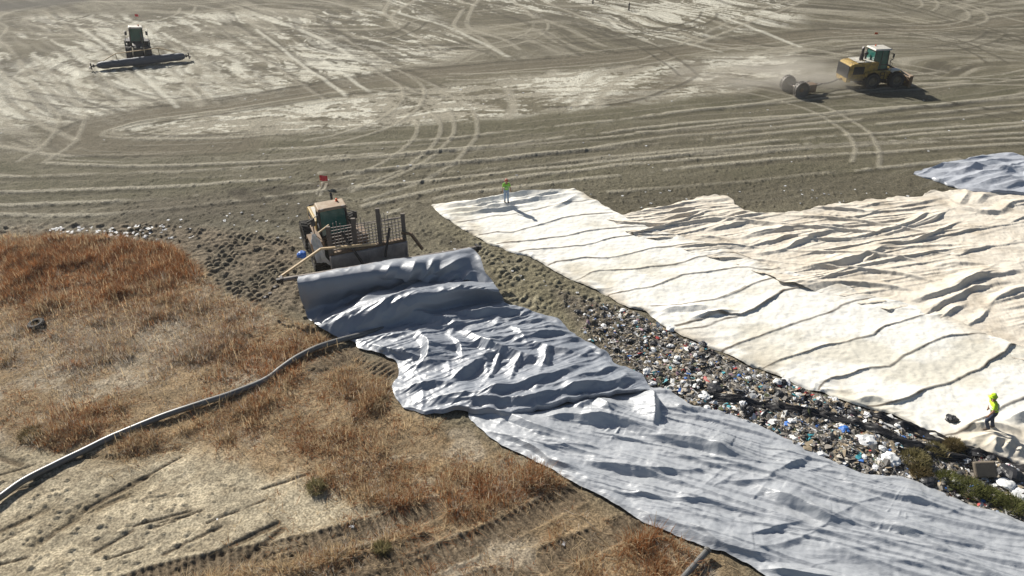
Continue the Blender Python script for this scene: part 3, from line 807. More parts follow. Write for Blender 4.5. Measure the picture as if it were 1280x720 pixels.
RB = [
 ([(588,522),(610,515),(638,524),(672,541),(708,548),(755,556)], 0.41, 0.32, 1.23),
 ([(650,530),(700,525),(767,528),(800,540),(860,556)], 0.42, 0.32, 1.41),
 ([(743,495),(754,512),(763,532)], 0.60, 0.38, 1.06),
 ([(745,497),(730,508),(712,516)], 0.42, 0.30, 1.06),
 ([(813,482),(815,510),(818,546)], 0.50, 0.30, 1.21),
 ([(818,500),(850,512),(880,512),(905,519)], 0.32, 0.30, 1.06),
 ([(800,547),(867,556),(915,576),(960,585)], 0.46, 0.30, 1.43), ([(860,580),(930,590),(1000,612),(1060,632)], 0.24, 0.20, 1.32), ([(1010,640),(1080,655),(1150,672),(1230,685)], 0.21, 0.20, 1.21), ([(700,600),(790,622),(880,630),(960,650)], 0.21, 0.19, 1.10), ([(1030,590),(1090,618),(1150,628),(1220,650)], 0.19, 0.19, 1.21),
 ([(942,611),(980,590),(1012,570)], 0.21, 0.18, 1.10),
 ([(925,598),(1000,638),(1044,655),(1090,668)], 0.40, 0.29, 1.43),
 ([(1034,650),(1060,638),(1092,626),(1134,598)], 0.09, 0.14, 0.88),
 ([(700,572),(760,585),(820,590),(900,590)], 0.23, 0.26, 1.23),
 ([(640,548),(680,560),(720,560),(770,566)], 0.22, 0.24, 1.06),
 ([(880,600),(930,604),(1000,605)], 0.20, 0.20, 1.06),
 ([(920,675),(970,664),(1010,652)], 0.14, 0.14, 0.88),
 ([(1010,575),(1060,600),(1110,612)], 0.11, 0.24, 1.06),
 ([(1090,665),(1140,650),(1200,645)], 0.08, 0.20, 1.06),
 ([(980,690),(1060,690),(1140,680)], 0.08, 0.24, 1.23),
 ([(770,625),(840,640),(920,645)], 0.17, 0.24, 1.23),
 ([(806,640),(856,658),(912,688),(985,705)], 0.36, 0.26, 1.59),
 ([(600,535),(650,555),(700,585),(760,618)], 0.26, 0.20, 1.06),
 ([(1060,700),(1130,705),(1220,690)], 0.08, 0.24, 1.23),
]
V = edge_wobble(V, .35, 340)
v_ = np.linspace(0, 1, NVB)[:, None] * np.ones((1, NUB)); u_ = np.linspace(0, 1, NUB)[None, :] * np.ones((NVB, 1))
HEM = [([(640,556),(700,592),(760,624),(820,650),(880,676),(935,706),(1010,765)], .26, .5, .5)]
X, Y = V[..., 0].copy(), V[..., 1].copy()
thB = ang((800, 562), (1100, 625))
hem = np.clip(np.minimum(np.minimum(u_ * 12, (1 - u_) * 16), v_ * 14), 0, 1)
rz = ridge_field(X, Y, RB + HEM, 2.5); fz = facets(X, Y, 343, thB, .25, 2.2, 6, .24, .17, 10.) * (.3 + .7 * hem)
fz = np.maximum(fz, facets(X, Y, 349, ang((942, 611), (1012, 570)), .3, 2.2, 3, .10, .18, 5.) * hem)
for a_ in [(588,517,(760,545),.42,11,5.,.24,11), (816,486,(790,570),.55,9,3.6,.26,12), (745,498,(745,560),.75,9,2.4,.24,13), (905,520,(860,580),.6,9,3.2,.22,14), (985,705,(1020,640),.5,8,3.,.2,15), (1140,600,(1080,660),.6,9,3.5,.2,16)]:
    fz = np.maximum(fz, fan(X, Y, *a_))
V[..., 2] += facets(X, Y, 347, thB, .16, .60, 4, .06, .09, 9.) * hem
V[..., 2] += zbase(V, 0.) + (rz ** 2 + fz ** 2) ** .5 * (.35 + .65 * hem)
V = weave(V, 345, .012)
V[:30, :, 2] -= (.10 * (1 - np.linspace(0, 1, 30)))[:, None]
o = np_mesh('tarpaulin', V.reshape(-1, 3), grid_faces(NVB, NUB), M['grey_tarp_sheen'])
SHEETS.append(V.copy())
tag(o, 'long grey tarpaulin pulled out across the ground, ending in a corner under the crumpled one', 'tarpaulin')

# ---- white lapped cover
def lap(X, Y, px, h, L0=.55):
    """a lapped seam: the far strip lies on the near one and ends in a small drop"""
    L = evenly(PA(px)[:, :2], .5)
    L = L + (np.stack([vn(L[:, 0]*.9, L[:, 1]*.9, 5), vn(L[:, 0]*.9, L[:, 1]*.9, 6)], 1) - .5) * .35
    if L[0, 0] > L[-1, 0]: L = L[::-1]
    z = np.zeros(X.shape)
    m = (X > L[:, 0].min() - 1.5) & (X < L[:, 0].max() + 1.5) & (Y > L[:, 1].min() - 1.5) & (Y < L[:, 1].max() + 1.5)
    D, Sg, A, T = poly_dist(X[m], Y[m], L)
    tp = np.clip(np.minimum(A / T / .12, (1 - A / T) / .12), 0, 1) * (.45 + 1.1 * vn(A * .55, A * 0 + px[0][0], 8))
    z[m] = np.where(Sg > 0, np.exp(-(D / L0) ** 1.3), np.clip(1 - D / .07, 0, 1)) * h * tp
    return z
def seam_shade(X, Y, px, h):
    """brown line painting the shade under the lip of a lapped seam"""
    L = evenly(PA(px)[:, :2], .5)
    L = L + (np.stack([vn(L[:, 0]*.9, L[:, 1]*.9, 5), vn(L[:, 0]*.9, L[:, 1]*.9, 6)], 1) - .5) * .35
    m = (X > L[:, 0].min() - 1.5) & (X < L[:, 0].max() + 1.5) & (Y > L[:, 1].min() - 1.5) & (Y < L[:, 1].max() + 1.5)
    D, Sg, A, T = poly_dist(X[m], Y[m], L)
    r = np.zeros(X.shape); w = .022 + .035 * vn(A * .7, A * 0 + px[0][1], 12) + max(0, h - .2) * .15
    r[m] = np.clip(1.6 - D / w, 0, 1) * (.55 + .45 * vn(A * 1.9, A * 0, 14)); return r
def surface_between(near_px, far_px, nu, nv, dz):
    a = evenly(PA(near_px), n=nu); b = evenly(PA(far_px), n=nu)
    t = np.linspace(0, 1, nv)[:, None, None]
    V = a[None] * (1 - t) + b[None] * t
    V[..., 2] = dz
    return V
V = surface_between(W_NEAR, W_FAR, 900, 230, .0)
X, Y = V[..., 0].copy(), V[..., 1].copy()
u_ = np.linspace(0, 1, 900)[None, :] * np.ones((230, 1)); v_ = np.linspace(0, 1, 230)[:, None] * np.ones((1, 900))
SEAMS = [([(569,280),(650,268),(700,258),(735,250)], .10),
 ([(596,296),(656,289),(694,277),(762,269),(775,270)], .12), ([(622,305),(675,303),(731,291),(790,286),(815,287)], .12),
 ([(650,316),(719,311),(775,299),(825,292),(850,297)], .13), ([(684,334),(719,324),(756,326),(800,316),(862,306),(890,307)], .15),
 ([(720,351),(750,342),(781,339),(831,333),(900,318),(940,325)], .16), ([(759,369),(812,361),(850,347),(900,338),(970,338)], .17),
 ([(812,386),(875,377),(905,370),(935,360),(975,345)], .12), ([(842,382),(875,377),(902,370),(930,360)], .10),
 ([(842,407),(860,404),(900,396),(932,395),(960,377),(980,364),(1020,360),(1045,356)], .34), ([(850,412),(880,410),(930,395)], .16),
 ([(895,439),(925,429),(960,420),(1002,405),(1060,381),(1095,374)], .18), ([(952,463),(990,450),(1015,438),(1060,428),(1120,408),(1165,392)], .19),
 ([(1022,488),(1060,468),(1108,460),(1140,444),(1200,420),(1225,418)], .22), ([(1085,512),(1112,511),(1150,496),(1185,483),(1225,465),(1262,437),(1290,430)], .30),
 ([(1183,549),(1213,532),(1235,523),(1280,500),(1340,478),(1380,468)], .22), ([(1290,580),(1350,545),(1430,505)], .22)]
z = np.zeros_like(X)
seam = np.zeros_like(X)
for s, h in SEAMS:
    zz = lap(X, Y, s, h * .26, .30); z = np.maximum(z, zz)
    seam = np.maximum(seam, seam_shade(X, Y, s, h))
z += (ridged(X*.35 + 3, Y*.5, 350, 3) - .5) * .07 + (fbm(X*.9, Y*.9, 352, 3) - .5) * .06
# rumpled ends: the rolled far end and the loose end where the worker stands
RW = [([(548,262),(600,254),(660,245),(712,239)], .28, .35, .5), ([(552,268),(620,260),(680,250),(722,244)], .22, .3, .4), ([(560,272),(620,266),(670,257)], .18, .25, .3),
      ([(640,252),(690,245),(720,243)], .22, .2, .25), ([(580,262),(640,256)], .2, .2, .25), ([(690,262),(715,252),(722,245)], .14, .25, .3)]
RW += [([(1195,541),(1230,537),(1275,540)], .35, .5, .5), ([(1205,556),(1240,550),(1280,556)], .30, .4, .5), ([(1225,566),(1250,558),(1290,566)], .28, .4, .5),
       ([(1235,545),(1242,560),(1240,572)], .30, .35, .4), ([(1262,545),(1258,560),(1250,576)], .34, .35, .4), ([(1180,552),(1215,560),(1240,568)], .18, .3, .4), ([(1275,560),(1270,575)], .3, .3, .3), ([(1250,530),(1280,520),(1320,515)], .25, .4, .5), ([(1290,560),(1330,560),(1380,580)], .3, .5, .6)]
RW += [([(860,402),(900,394),(930,392)], .20, .18, .5), ([(1060,505),(1090,500),(1115,505)], .16, .25, .4), ([(815,393),(850,388),(900,385)], .14, .35, .5)]
z += ridge_field(X, Y, RW)
edge = np.clip(np.minimum(v_, 1 - v_) * 25, 0, 1)
z = z * (.45 + .55 * edge)
# creases near the long edges
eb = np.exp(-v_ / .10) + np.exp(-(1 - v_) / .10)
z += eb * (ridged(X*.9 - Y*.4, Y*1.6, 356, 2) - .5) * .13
V[..., 2] = zbase(V, .09) + blur(z, 0)
V = edge_wobble(V, .35, 360)
V[0, :, 2] -= .08; V[1, :, 2] -= .03
base_c = C(.765, .745, .685)[None, None] * (1 - .22 * sst(.48, .70, fbm(X*.35, Y*.55, 362, 5))[..., None] * C(.8, .9, 1.15)) 
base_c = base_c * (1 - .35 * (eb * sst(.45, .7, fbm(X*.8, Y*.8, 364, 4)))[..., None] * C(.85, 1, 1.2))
tan_m = sst(1160, 1215, to_px(X, Y)[0]) * sst(522, 545, to_px(X, Y)[1]) * (.55 + .6 * fbm(X*.8, Y*.8, 366, 3))
base_c = base_c * (1 - tan_m[..., None]) + C(.60, .54, .44) * tan_m[..., None]
base_c = base_c * (1 - seam[..., None]) + C(.16, .13, .10) * seam[..., None]  # shade below each lap mixed into the sheet colour
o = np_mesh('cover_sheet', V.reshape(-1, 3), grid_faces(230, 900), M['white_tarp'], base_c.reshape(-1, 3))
SHEETS.append(V.copy())
tag(o, 'bright white cover sheet with evenly spaced dark lapped seams beside the rubbish strip', 'cover sheet')

# ---- cream creased cover behind it
nearC = [(760,276)] + [(p[0] - 6, p[1] + 14) for p in W_FAR[2:]]
NUC, NVC = 860, 320
V = surface_between(nearC, C_TOP, NUC, NVC, .05)
RC = [([(778,270),(830,262),(890,250)], 0.24, 0.19, 0.54), ([(795,275),(840,266),(895,255)], 0.20, 0.14, 0.43), ([(810,281),(850,272),(905,258)], 0.17, 0.14, 0.43), ([(830,286),(880,274),(925,262)], 0.20, 0.19, 0.65),
 ([(880,292),(912,284),(945,276)], 0.22, 0.19, 0.75), ([(900,282),(925,277),(950,272)], 0.12, 0.14, 0.54),
 ([(925,299),(955,292),(985,288),(1010,286)], 0.31, 0.23, 0.75), ([(930,313),(965,303),(1012,292),(1020,288)], 0.27, 0.19, 0.65), ([(940,320),(975,314),(1012,300),(1055,285)], 0.26, 0.21, 0.65), ([(1010,288),(1040,286),(1058,285)], 0.31, 0.23, 0.65),
 ([(985,340),(1012,335),(1045,332),(1080,321),(1105,311),(1128,302)], 0.41, 0.28, 0.97), ([(1000,332),(1030,328),(1060,318)], 0.19, 0.19, 0.54), ([(1080,330),(1090,322),(1094,316)], 0.24, 0.14, 0.43), ([(945,372),(985,360),(1040,355)], 0.20, 0.19, 0.54),
 ([(1130,381),(1165,372),(1192,364),(1220,350),(1250,345),(1285,338)], 0.41, 0.25, 0.97), ([(1145,392),(1180,380),(1210,366),(1260,352)], 0.31, 0.23, 0.65), ([(1160,372),(1200,352),(1230,340),(1255,336)], 0.26, 0.23, 0.65), ([(1195,362),(1225,344),(1245,330)], 0.24, 0.19, 0.54), ([(1150,398),(1170,385),(1185,375)], 0.19, 0.16, 0.43),
 ([(1170,400),(1195,388),(1210,380)], 0.19, 0.16, 0.43), ([(1240,380),(1262,370),(1285,360)], 0.26, 0.19, 0.54), ([(1205,410),(1228,395),(1240,382)], 0.17, 0.14, 0.43), ([(1160,337),(1190,330),(1240,333)], 0.19, 0.19, 0.65),
 ([(1150,246),(1170,238),(1200,236),(1210,248)], 0.37, 0.23, 0.65), ([(1195,262),(1206,246),(1214,236)], 0.22, 0.39, 0.77), ([(1180,250),(1200,262),(1240,268),(1265,262)], 0.27, 0.28, 0.75), ([(1215,255),(1235,245),(1262,240)], 0.31, 0.28, 0.75), ([(1245,268),(1265,256),(1290,250)], 0.27, 0.23, 0.65),
 ([(1120,262),(1150,255),(1180,248)], 0.17, 0.19, 0.65), ([(1060,262),(1100,256),(1140,250)], 0.14, 0.14, 0.54),
 ([(905,305),(935,308),(960,300)], 0.15, 0.16, 0.54), ([(860,297),(900,300),(930,310)], 0.15, 0.16, 0.43), ([(1040,345),(1090,340),(1140,343)], 0.12, 0.19, 0.65)]
V = edge_wobble(V, .9, 380)
X, Y = V[..., 0].copy(), V[..., 1].copy()
v_ = np.linspace(0, 1, NVC)[:, None] * np.ones((1, NUC))
tC = ang((930, 316), (1128, 302)); lw = sst(.40, .62, fbm(X*.14, Y*.14, 372, 2)) * .85 + .15
rz = ridge_field(X, Y, RC, 2.5); fz = facets(X, Y, 373, tC, .35, 1.8, 8, .20, .13, 6.) * lw
V[..., 2] = zbase(V, .05) + ((.8 * rz) ** 2 + fz ** 2) ** .5 * (.3 + .7 * np.clip((1 - v_) * 14, 0, 1))
V = weave(V, 376, .03)
z = np.zeros_like(X)
for s, h in [([(1050,275),(1080,272),(1112,262),(1145,257)], .14), ([(1050,301),(1080,297),(1110,288),(1160,280),(1185,262)], .18), ([(1080,310),(1120,305),(1160,300),(1200,292),(1260,282),(1300,278)], .16), ([(1160,298),(1200,287),(1240,285),(1290,272)], .16),
             ([(1190,318),(1230,312),(1290,300)], .15), ([(1190,322),(1240,308),(1300,305)], .12), ([(1030,268),(1075,276)], .12), ([(990,298),(1030,303),(1090,298)], .15)]:
    z = np.maximum(z, lap(X, Y, s, h * .6))
V[..., 2] += z
V[-1, :, 2] -= .1
o = np_mesh('cover_sheet', V.reshape(-1, 3), grid_faces(NVC, NUC), M['cream_tarp'])
SHEETS.append(V.copy())
tag(o, 'cream cover sheet with deep dark creases lying behind the bright white one', 'cover sheet')

# ---- blue grey sheet beyond
V = surface_between([(1143,219),(1175,228),(1205,240),(1250,243),(1300,246),(1400,252)], [(1143,217),(1190,206),(1248,194),(1270,196),(1300,203),(1380,212)], 330, 150, .0)
X, Y = V[..., 0].copy(), V[..., 1].copy()
z = ridge_field(X, Y, [([(1160,220),(1200,217),(1240,205),(1258,200)], .5, .6, .9), ([(1185,232),(1210,226),(1240,219),(1262,212)], .5, .7, .9), ([(1205,238),(1245,230),(1290,222)], .6, .7, 1.0), ([(1190,207),(1220,202),(1248,196)], .4, .5, .6), ([(1230,238),(1260,234),(1300,230)], .4, .6, .8), ([(1250,205),(1265,212),(1290,216)], .3, .5, .7)])
z = z * .55 + facets(X, Y, 391, .2, .5, 1.8, 5, .25, .3, 4.)
V[..., 2] = zbase(V, .08) + z
V = edge_wobble(V, .6, 392)
V[0, :, 2] = np.minimum(V[0, :, 2], .02); V[-1, :, 2] = np.minimum(V[-1, :, 2], .02)
o = np_mesh('cover_sheet', V.reshape(-1, 3), grid_faces(150, 330), M['blue_tarp'])
SHEETS.append(V.copy())
tag(o, 'blue grey cover sheet beyond the cream one at the edge of the haul way', 'cover sheet')
# ================================================================== helpers for standing things on the surface
def top_at(x, y):
    z = float(gz(x, y))
    for V_ in SHEETS:
        d = (V_[..., 0] - x) ** 2 + (V_[..., 1] - y) ** 2
        k = np.unravel_index(np.argmin(d), d.shape)
        if d[k] < .04: z = max(z, float(V_[k][2]))
    return z
def spot(px, py, dz=0.):
    z = 0.
    for _ in range(4):
        p = P(px, py, z); z = top_at(p.x, p.y)
    p.z = z + dz; return p
def wpt(px, py, z): return P(px, py, z)

# ================================================================== MACHINES
def wheel(parent, x, y, r, w, steel=False, name='wheel', m=None):
    b = MB()
    prof = [(r*.52, -w*.42), (r*.80, -w*.5), (r*.93, -w*.46), (r*.955, -w*.3), (r*.955, w*.3), (r*.93, w*.46), (r*.80, w*.5), (r*.52, w*.42)]
    b.lathe(prof, (0, 0, 0), 'Y', 32)
    n = 22
    for k in range(n):
        a = 2*PI*k/n
        for sgn in (-1, 1):
            aa = a + (PI/n if sgn > 0 else 0)
            c = Vector((math.cos(aa) * r*.965, sgn * w*.24, math.sin(aa) * r*.965))
            mm = Matrix.Translation(c) @ Matrix.Rotation(-aa, 4, 'Y') @ Matrix.Rotation(sgn*.45, 4, 'X')
            vs = [mm @ Vector((dx*r*.045, dy*w*.26, dz*r*.06)) for dz in (-1, 1) for dx, dy in ((-1, -1), (1, -1), (1, 1), (-1, 1))]
            b.add(vs, [(3, 2, 1, 0), (4, 5, 6, 7), (0, 1, 5, 4), (1, 2, 6, 5), (2, 3, 7, 6), (3, 0, 4, 7)])
    o = b.build(name, m or (M['dust_steel'] if steel else M['tyre']), parent)
    o.location = (x, y, r)
    h = MB(); s = 1 if y >= 0 else -1
    h.lathe([(0.001, s*w*.30), (r*.14, s*w*.34), (r*.18, s*w*.24), (r*.40, s*w*.18), (r*.50, s*w*.36), (r*.56, s*w*.41), (r*.56, -s*w*.35), (.001, -s*w*.3)], (0, 0, 0), 'Y', 28)
    for k in range(8):
        a = 2*PI*k/8; h.box((math.cos(a)*r*.28, s*w*.23, math.sin(a)*r*.28), (.05, .05, .05))
    h.build('rim', M['rim'], o)
    return o

def cab(parent, x0, x1, w, z0, z1, paint=None, roof=None):
    c = MB(); hw = w/2; t = .07
    top = z1 - .12
    for x, xt in ((x0, x0+.10), (x1, x1-.14)):
        for y in (-hw, hw):
            c.bar((x, y, z0), (xt, y*.92, top), .09)
    for y in (-hw, hw):
        c.bar(((x0+x1)/2, y, z0), ((x0+x1)/2, y*.92, top), .06)
        c.bar((x0, y, z0+.03), (x1, y, z0+.03), .10); c.bar((x0, y, z0+.52), (x1, y, z0+.52), .05)
    for x in (x0, x1): c.bar((x, -hw, z0+.03), (x, hw, z0+.03), .10)
    c.box(((x0+x1)/2, 0, z0+.02), (x1-x0, w, .06))
    c.box(((x0+x1)/2 - .25, 0, z0+.45), (.5, .55, .7)); c.box(((x0+x1)/2 - .42, 0, z0+.95), (.14, .5, .5))   # operator seat seen through the glass
    body = c.build('cab', paint or M['cab_dark'], parent)
    def pane(vs):
        q = MB(); q.add(vs, [(0, 1, 2, 3)]); o = q.build('window', M['glass'], body)
        sd = o.modifiers.new('thick', 'SOLIDIFY'); sd.thickness = .012
    a, b_ = z0 + .08, top - .03
    pane([(x1-.01, -hw+.06, a), (x1-.01, hw-.06, a), (x1-.14, (hw-.06)*.92, b_), (x1-.14, -(hw-.06)*.92, b_)])
    pane([(x0+.01, -hw+.06, a), (x0+.01, hw-.06, a), (x0+.10, (hw-.06)*.92, b_), (x0+.10, -(hw-.06)*.92, b_)])
    for y in (-hw+.0, hw-.0):
        pane([(x0+.05, y*.995, a), (x1-.05, y*.995, a), (x1-.18, y*.92, b_), (x0+.14, y*.92, b_)])
    r = MB(); r.box(((x0+x1)/2, 0, z1-.05), (x1-x0+.22, w+.12, .15), taper=(.92, .9))
    r.build('roof', roof or M['roof_white'], body, bevel=.03)
    bc = MB(); bc.lathe([(.001, .16), (.05, .15), (.06, .04), (.08, .03), (.08, 0)], ((x0+x1)/2 - .2, hw*.5, z1+.02), 'Z', 12)
    bc.build('beacon', M['orange'], body)
    l = MB()
    for y in (-hw*.75, hw*.75):
        l = MB(); l.box((x1+.09, y, z1-.02), (.10, .18, .13)); l.build('work_light', M['dust_steel'], body)
    for y in (-1, 1):
        q = MB(); q.bar((x1-.1, y*hw, z1-.35), (x1+.18, y*(hw+.34), z1-.38), .035); q.box((x1+.18, y*(hw+.36), z1-.60), (.06, .22, .40))
        q.build('mirror', M['cab_dark'], body)
    return body

def rail(parent, pts, r=.025, m=None, name='handrail'):
    for a in pts:
        b = MB(); b.tube(a, r, 6); b.build(name, m or M['yellow'], parent)

def ladder(parent, x, y, z0, z1, m):
    b = MB()
    for dx in (-.22, .22): b.bar((x+dx, y, z0), (x+dx, y*.96, z1), .05)
    for k in range(4):
        z = z0 + .08 + (z1-z0-.1)*k/3; b.box((x, y*.985, z), (.44, .12, .04))
    return b.build('ladder', m, parent)

def stack(parent, x, y, z0, z1, r=.08):
    b = MB(); b.tube([(x, y, z0), (x, y, z1-.15), (x-.03, y, z1-.05), (x-.10, y, z1)], r, 10)
    b.lathe([(r*1.5, 0), (r*1.6, .02), (r*1.6, (z1-z0)*.45), (r*1.5, (z1-z0)*.48)], (x, y, z0), 'Z', 12)
    return b.build('exhaust_stack', M['dark_steel'], parent)

def hood(parent, x0, x1, w, z0, z1, m, slope=.2):
    b = MB(); hw = w/2
    b.prism([(x0+.12, z0), (x1, z0), (x1, z1), (x0+.45, z1-slope*.35), (x0+.10, z1-slope), (x0, z1-slope-.35), (x0, z0+.25)], -hw, hw)
    o = b.build('hood', m, parent, bevel=.05)
    for y in (-hw-.012, hw+.012):
        s = MB(); s.box((x0 + 1.06, y, (z0+z1)/2 + .05), (1.2, .012, (z1-z0)*.48))
        for k in range(7): s.box((x0 + .55 + k*.17, y*1.008, (z0+z1)/2 + .05), (.07, .03, (z1-z0)*.42))
        s.build('side_vent', M['cab_dark'], o)
    g_ = MB(); g_.box((x0-.02, 0, (z0+z1-slope)/2 + .02), (.07, w*.97, (z1-z0)*.74))
    for k in range(9): g_.box((x0-.05, 0, z0 + .28 + k*(z1-z0)*.066), (.04, w*.84, .035))
    g_.build('grille', M['cab_dark'], o)
    t = MB(); t.box(((x0+x1)/2+.25, 0, z1+.016), ((x1-x0)*.62, w*.86, .03)); t.box(((x0+x1)/2+.2, 0, z1+.05), (.5, w*.5, .06))
    t.build('top_cover', M['roof_white'], o)
    return o

# ---- 1. yellow articulated tractor in the dust, right
p = spot(1087, 110.5); RZ = R(9)
loc = Vector((p.x, p.y, 0)) - Matrix.Rotation(RZ, 3, 'Z') @ (Vector((-.7, -1.25, 0)) * .84); loc.z = float(gz(loc.x, loc.y)) - .04
T = thing('articulated_tractor', 'dusty yellow articulated wheel tractor with dark exhaust stack, pulling a two wheeled roller', 'tractor', loc, RZ); T.scale = (.84,) * 3
hood(T, -3.4, -.25, 2.25, 1.05, 2.72, M['yellow'], .25)
ch = MB(); ch.box((-1.7, 0, 1.0), (3.1, 1.1, .62)); ch.box((.35, 0, 1.25), (1.5, 1.9, .75)); ch.box((.35, 0, 1.75), (1.9, 2.5, .10))
ch.box((-3.2, 0, 1.0), (.5, 2.1, .55)); ch.box((-3.5, 0, .85), (.35, .35, .3)); ch.build('rear_frame', M['yellow'], T, bevel=.03)
cab(T, -.72, .95, 1.7, 1.86, 3.95)
stack(T, -1.75, -.15, 2.65, 4.05, .13)
ai = MB(); ai.lathe([(.11, 0), (.11, .45), (.2, .5), (.2, .68), (.12, .74), (.001, .75)], (-1.0, .3, 2.7), 'Z', 14); ai.build('air_intake', M['dark_steel'], T)
for x in (-.7, 2.05):
    for y in (-1.22, 1.22): wheel(T, x, y, .84, .72)
for y in (-1.22, 1.22):
    f = MB()
    f.prism([(-1.65, 1.35), (-1.55, 1.72), (-.9, 1.92), (-.4, 1.92), (-.4, 1.85), (-.9, 1.85), (-1.5, 1.66), (-1.58, 1.35)], y-.36, y+.36); f.build('fender', M['yellow'], T)
    f = MB(); f.prism([(1.15, 1.78), (1.35, 1.95), (2.1, 1.97), (3.15, 1.32), (3.15, 1.24), (2.1, 1.88), (1.38, 1.86), (1.2, 1.72)], y-.42, y+.42); f.build('fender', M['roof_white'], T)
ff = MB(); ff.box((1.95, 0, 1.05), (2.2, 1.05, .7)); ff.prism([(1.2, 1.4), (1.2, 1.85), (2.4, 1.7), (3.1, 1.25), (3.1, .8), (1.2, .8)], -.75, .75)
ff.build('front_frame', M['yellow'], T, bevel=.03)
bl = MB(); hw = 1.75
bl.prism([(3.35, .12), (3.48, .10), (3.42, .6), (3.50, 1.05), (3.66, 1.30), (3.56, 1.34), (3.38, 1.08), (3.28, .6)], -hw, hw)
for y in (-hw, hw): bl.box((3.44, y, .7), (.36, .07, 1.2))
blo = bl.build('blade', M['rust_orange'], T, bevel=.015)
for y in (-1.0, 1.0):
    pa = MB(); pa.bar((1.6, y*.75, .75), (3.32, y*1.1, .5), .22, .16); pa.build('push_arm', M['yellow'], T)
    pa = MB(); pa.bar((1.8, y*.5, 1.35), (3.30, y*.7, 1.0), .12); pa.build('tilt_arm', M['yellow'], T)
for y in (-.3, .3):
    cy = MB(); cy.tube([(1.5, y, 2.05), (2.3, y, 1.75), (2.305, y, 1.75), (3.3, y, 1.15)], [.075, .075, .045, .045], 10); cy.build('lift_cylinder', M['dark_steel'], T)
cy = MB(); cy.tube([(1.75, -.2, 1.9), (1.60, -.2, 2.55), (1.9, -.2, 2.75)], .06, 8); cy.build('work_light_post', M['dark_steel'], T)
ladder(T, .35, -1.32, .55, 1.75, M['dark_steel'])
rail(T, [[(-.35, -1.22, 1.8), (-.35, -1.22, 2.7), (-1.1, -1.1, 2.95), (-1.1, -1.05, 2.7)], [(1.2, -1.2, 1.8), (1.2, -1.2, 2.6), (1.2, -.85, 2.6)], [(1.2, 1.2, 1.8), (1.2, 1.2, 2.6), (1.2, .85, 2.6)], [(-3.2, -1.05, 2.5), (-3.2, -1.05, 2.85), (-1.9, -1.05, 3.0), (-1.9, -1.05, 2.7)]])

# ---- towed roller
c1 = spot(983, 112.5); c2 = spot(1000, 120.5)
ax = (Vector((c2.x, c2.y, 0)) - Vector((c1.x, c1.y, 0))); aL = ax.length
rzI = math.atan2(ax.y, ax.x) + PI/2
mid_ = (c1 + c2) / 2
I = thing('towed_roller', 'towed roller with two big dusty steel wheels on one axle behind the yellow tractor', 'roller', (mid_.x, mid_.y, float(gz(mid_.x, mid_.y)) - .03), rzI)
def disc_wheel(y, s):
    b = MB(); r = .66; w = .40
    b.lathe([(.16, s*.02), (.5, s*.10), (r*.93, s*w*.42), (r, s*w*.5), (r, -s*w*.5), (r*.93, -s*w*.42), (.45, -s*.10), (.16, -s*.06)], (0, 0, 0), 'Y', 36)
    for k in range(20):
        a = 2*PI*k/20
        for q in (-.14, .14): b.box((math.cos(a+q)*r, q, math.sin(a+q)*r), (.10, .12, .10), 0, -(a+q))
    o = b.build('roller_wheel', M['drum_steel'], I); o.location = (0, y, r)
    h = MB(); h.lathe([(.001, s*.16), (.13, s*.15), (.17, s*.10), (.17, -s*.1), (.001, -s*.12)], (0, 0, 0), 'Y', 16); h.build('hub', M['rust_orange'], o)
disc_wheel(aL/2, 1); disc_wheel(-aL/2, -1)
a_ = MB(); a_.tube([(0, -aL/2+.1, .66), (0, aL/2-.1, .66)], .11, 12); a_.build('axle', M['dust_steel'], I)
fr = MB(); fr.box((.95, -aL*.28, .62), (1.25, .7, .62)); fr.box((.95, -aL*.28, .95), (1.3, .75, .06)); fr.build('ballast_box', M['rust_orange'], I, bevel=.03)
fr = MB()
fr.bar((0, aL*.38, .74), (.95, aL*.30, .74), .14); fr.bar((0, -aL*.38, .74), (.5, -aL*.36, .74), .14); fr.bar((.75, -aL*.45, .72), (.75, aL*.42, .72), .16)
fr.bar((.8, -.9, .72), (2.6, .0, .66), .14); fr.bar((.8, .95, .72), (2.6, .05, .66), .14); fr.bar((.75, .1, .80), (1.6, .2, .98), .09)
fr.build('drawbar', M['dust_steel'], I)
bpy.context.view_layer.update()
hit = T.matrix_basis @ Vector((-3.62, 0, .85)); tip = I.matrix_basis @ Vector((2.6, .02, .66))
k = MB()
for q in range(10):
    a = tip.lerp(hit, q/10); b_ = tip.lerp(hit, (q+.85)/10); sag = lambda t: -.12*math.sin(PI*t)
    a.z += sag(q/10); b_.z += sag((q+.85)/10); k.bar(a, b_, .13, .06) if q % 2 else k.bar(a, b_, .06, .13)
k.build('tow_chain', M['dark_steel'], I).matrix_parent_inverse = (Matrix.Translation(I.location) @ Matrix.Rotation(rzI, 4, 'Z')).inverted()

# ---- 2. tractor with a long rolled sheet, upper left
e1 = wpt(113, 83, .45); e2 = wpt(236.5, 69.5, .45)
bd_ = e2 - e1; bL = Vector((bd_.x, bd_.y)).length; brz = math.atan2(bd_.y, bd_.x)
RZ = brz - PI/2
bm_ = (e1 + e2) / 2; cen = Vector((bm_.x - math.cos(RZ)*3.0 - .1, bm_.y - math.sin(RZ)*3.0, 0))
T2 = thing('articulated_tractor', 'dark wheel tractor facing the viewer behind a long rolled sheet, green tinted cab', 'tractor', (cen.x, cen.y, float(gz(cen.x, cen.y)) - .04), RZ); T2.scale = (.88,) * 3; T2.rotation_euler = (R(-6), 0, RZ)
def V2(px, py, z): return T2.matrix_basis.inverted() @ wpt(px, py, z)
b = MB(); b.prism([(.3, .8), (.3, 1.95), (1.75, 1.78), (1.95, 1.6), (1.95, .75), (1.6, .6)], -.52, .52)
ho = b.build('hood', M['dark_steel'], T2, bevel=.04)
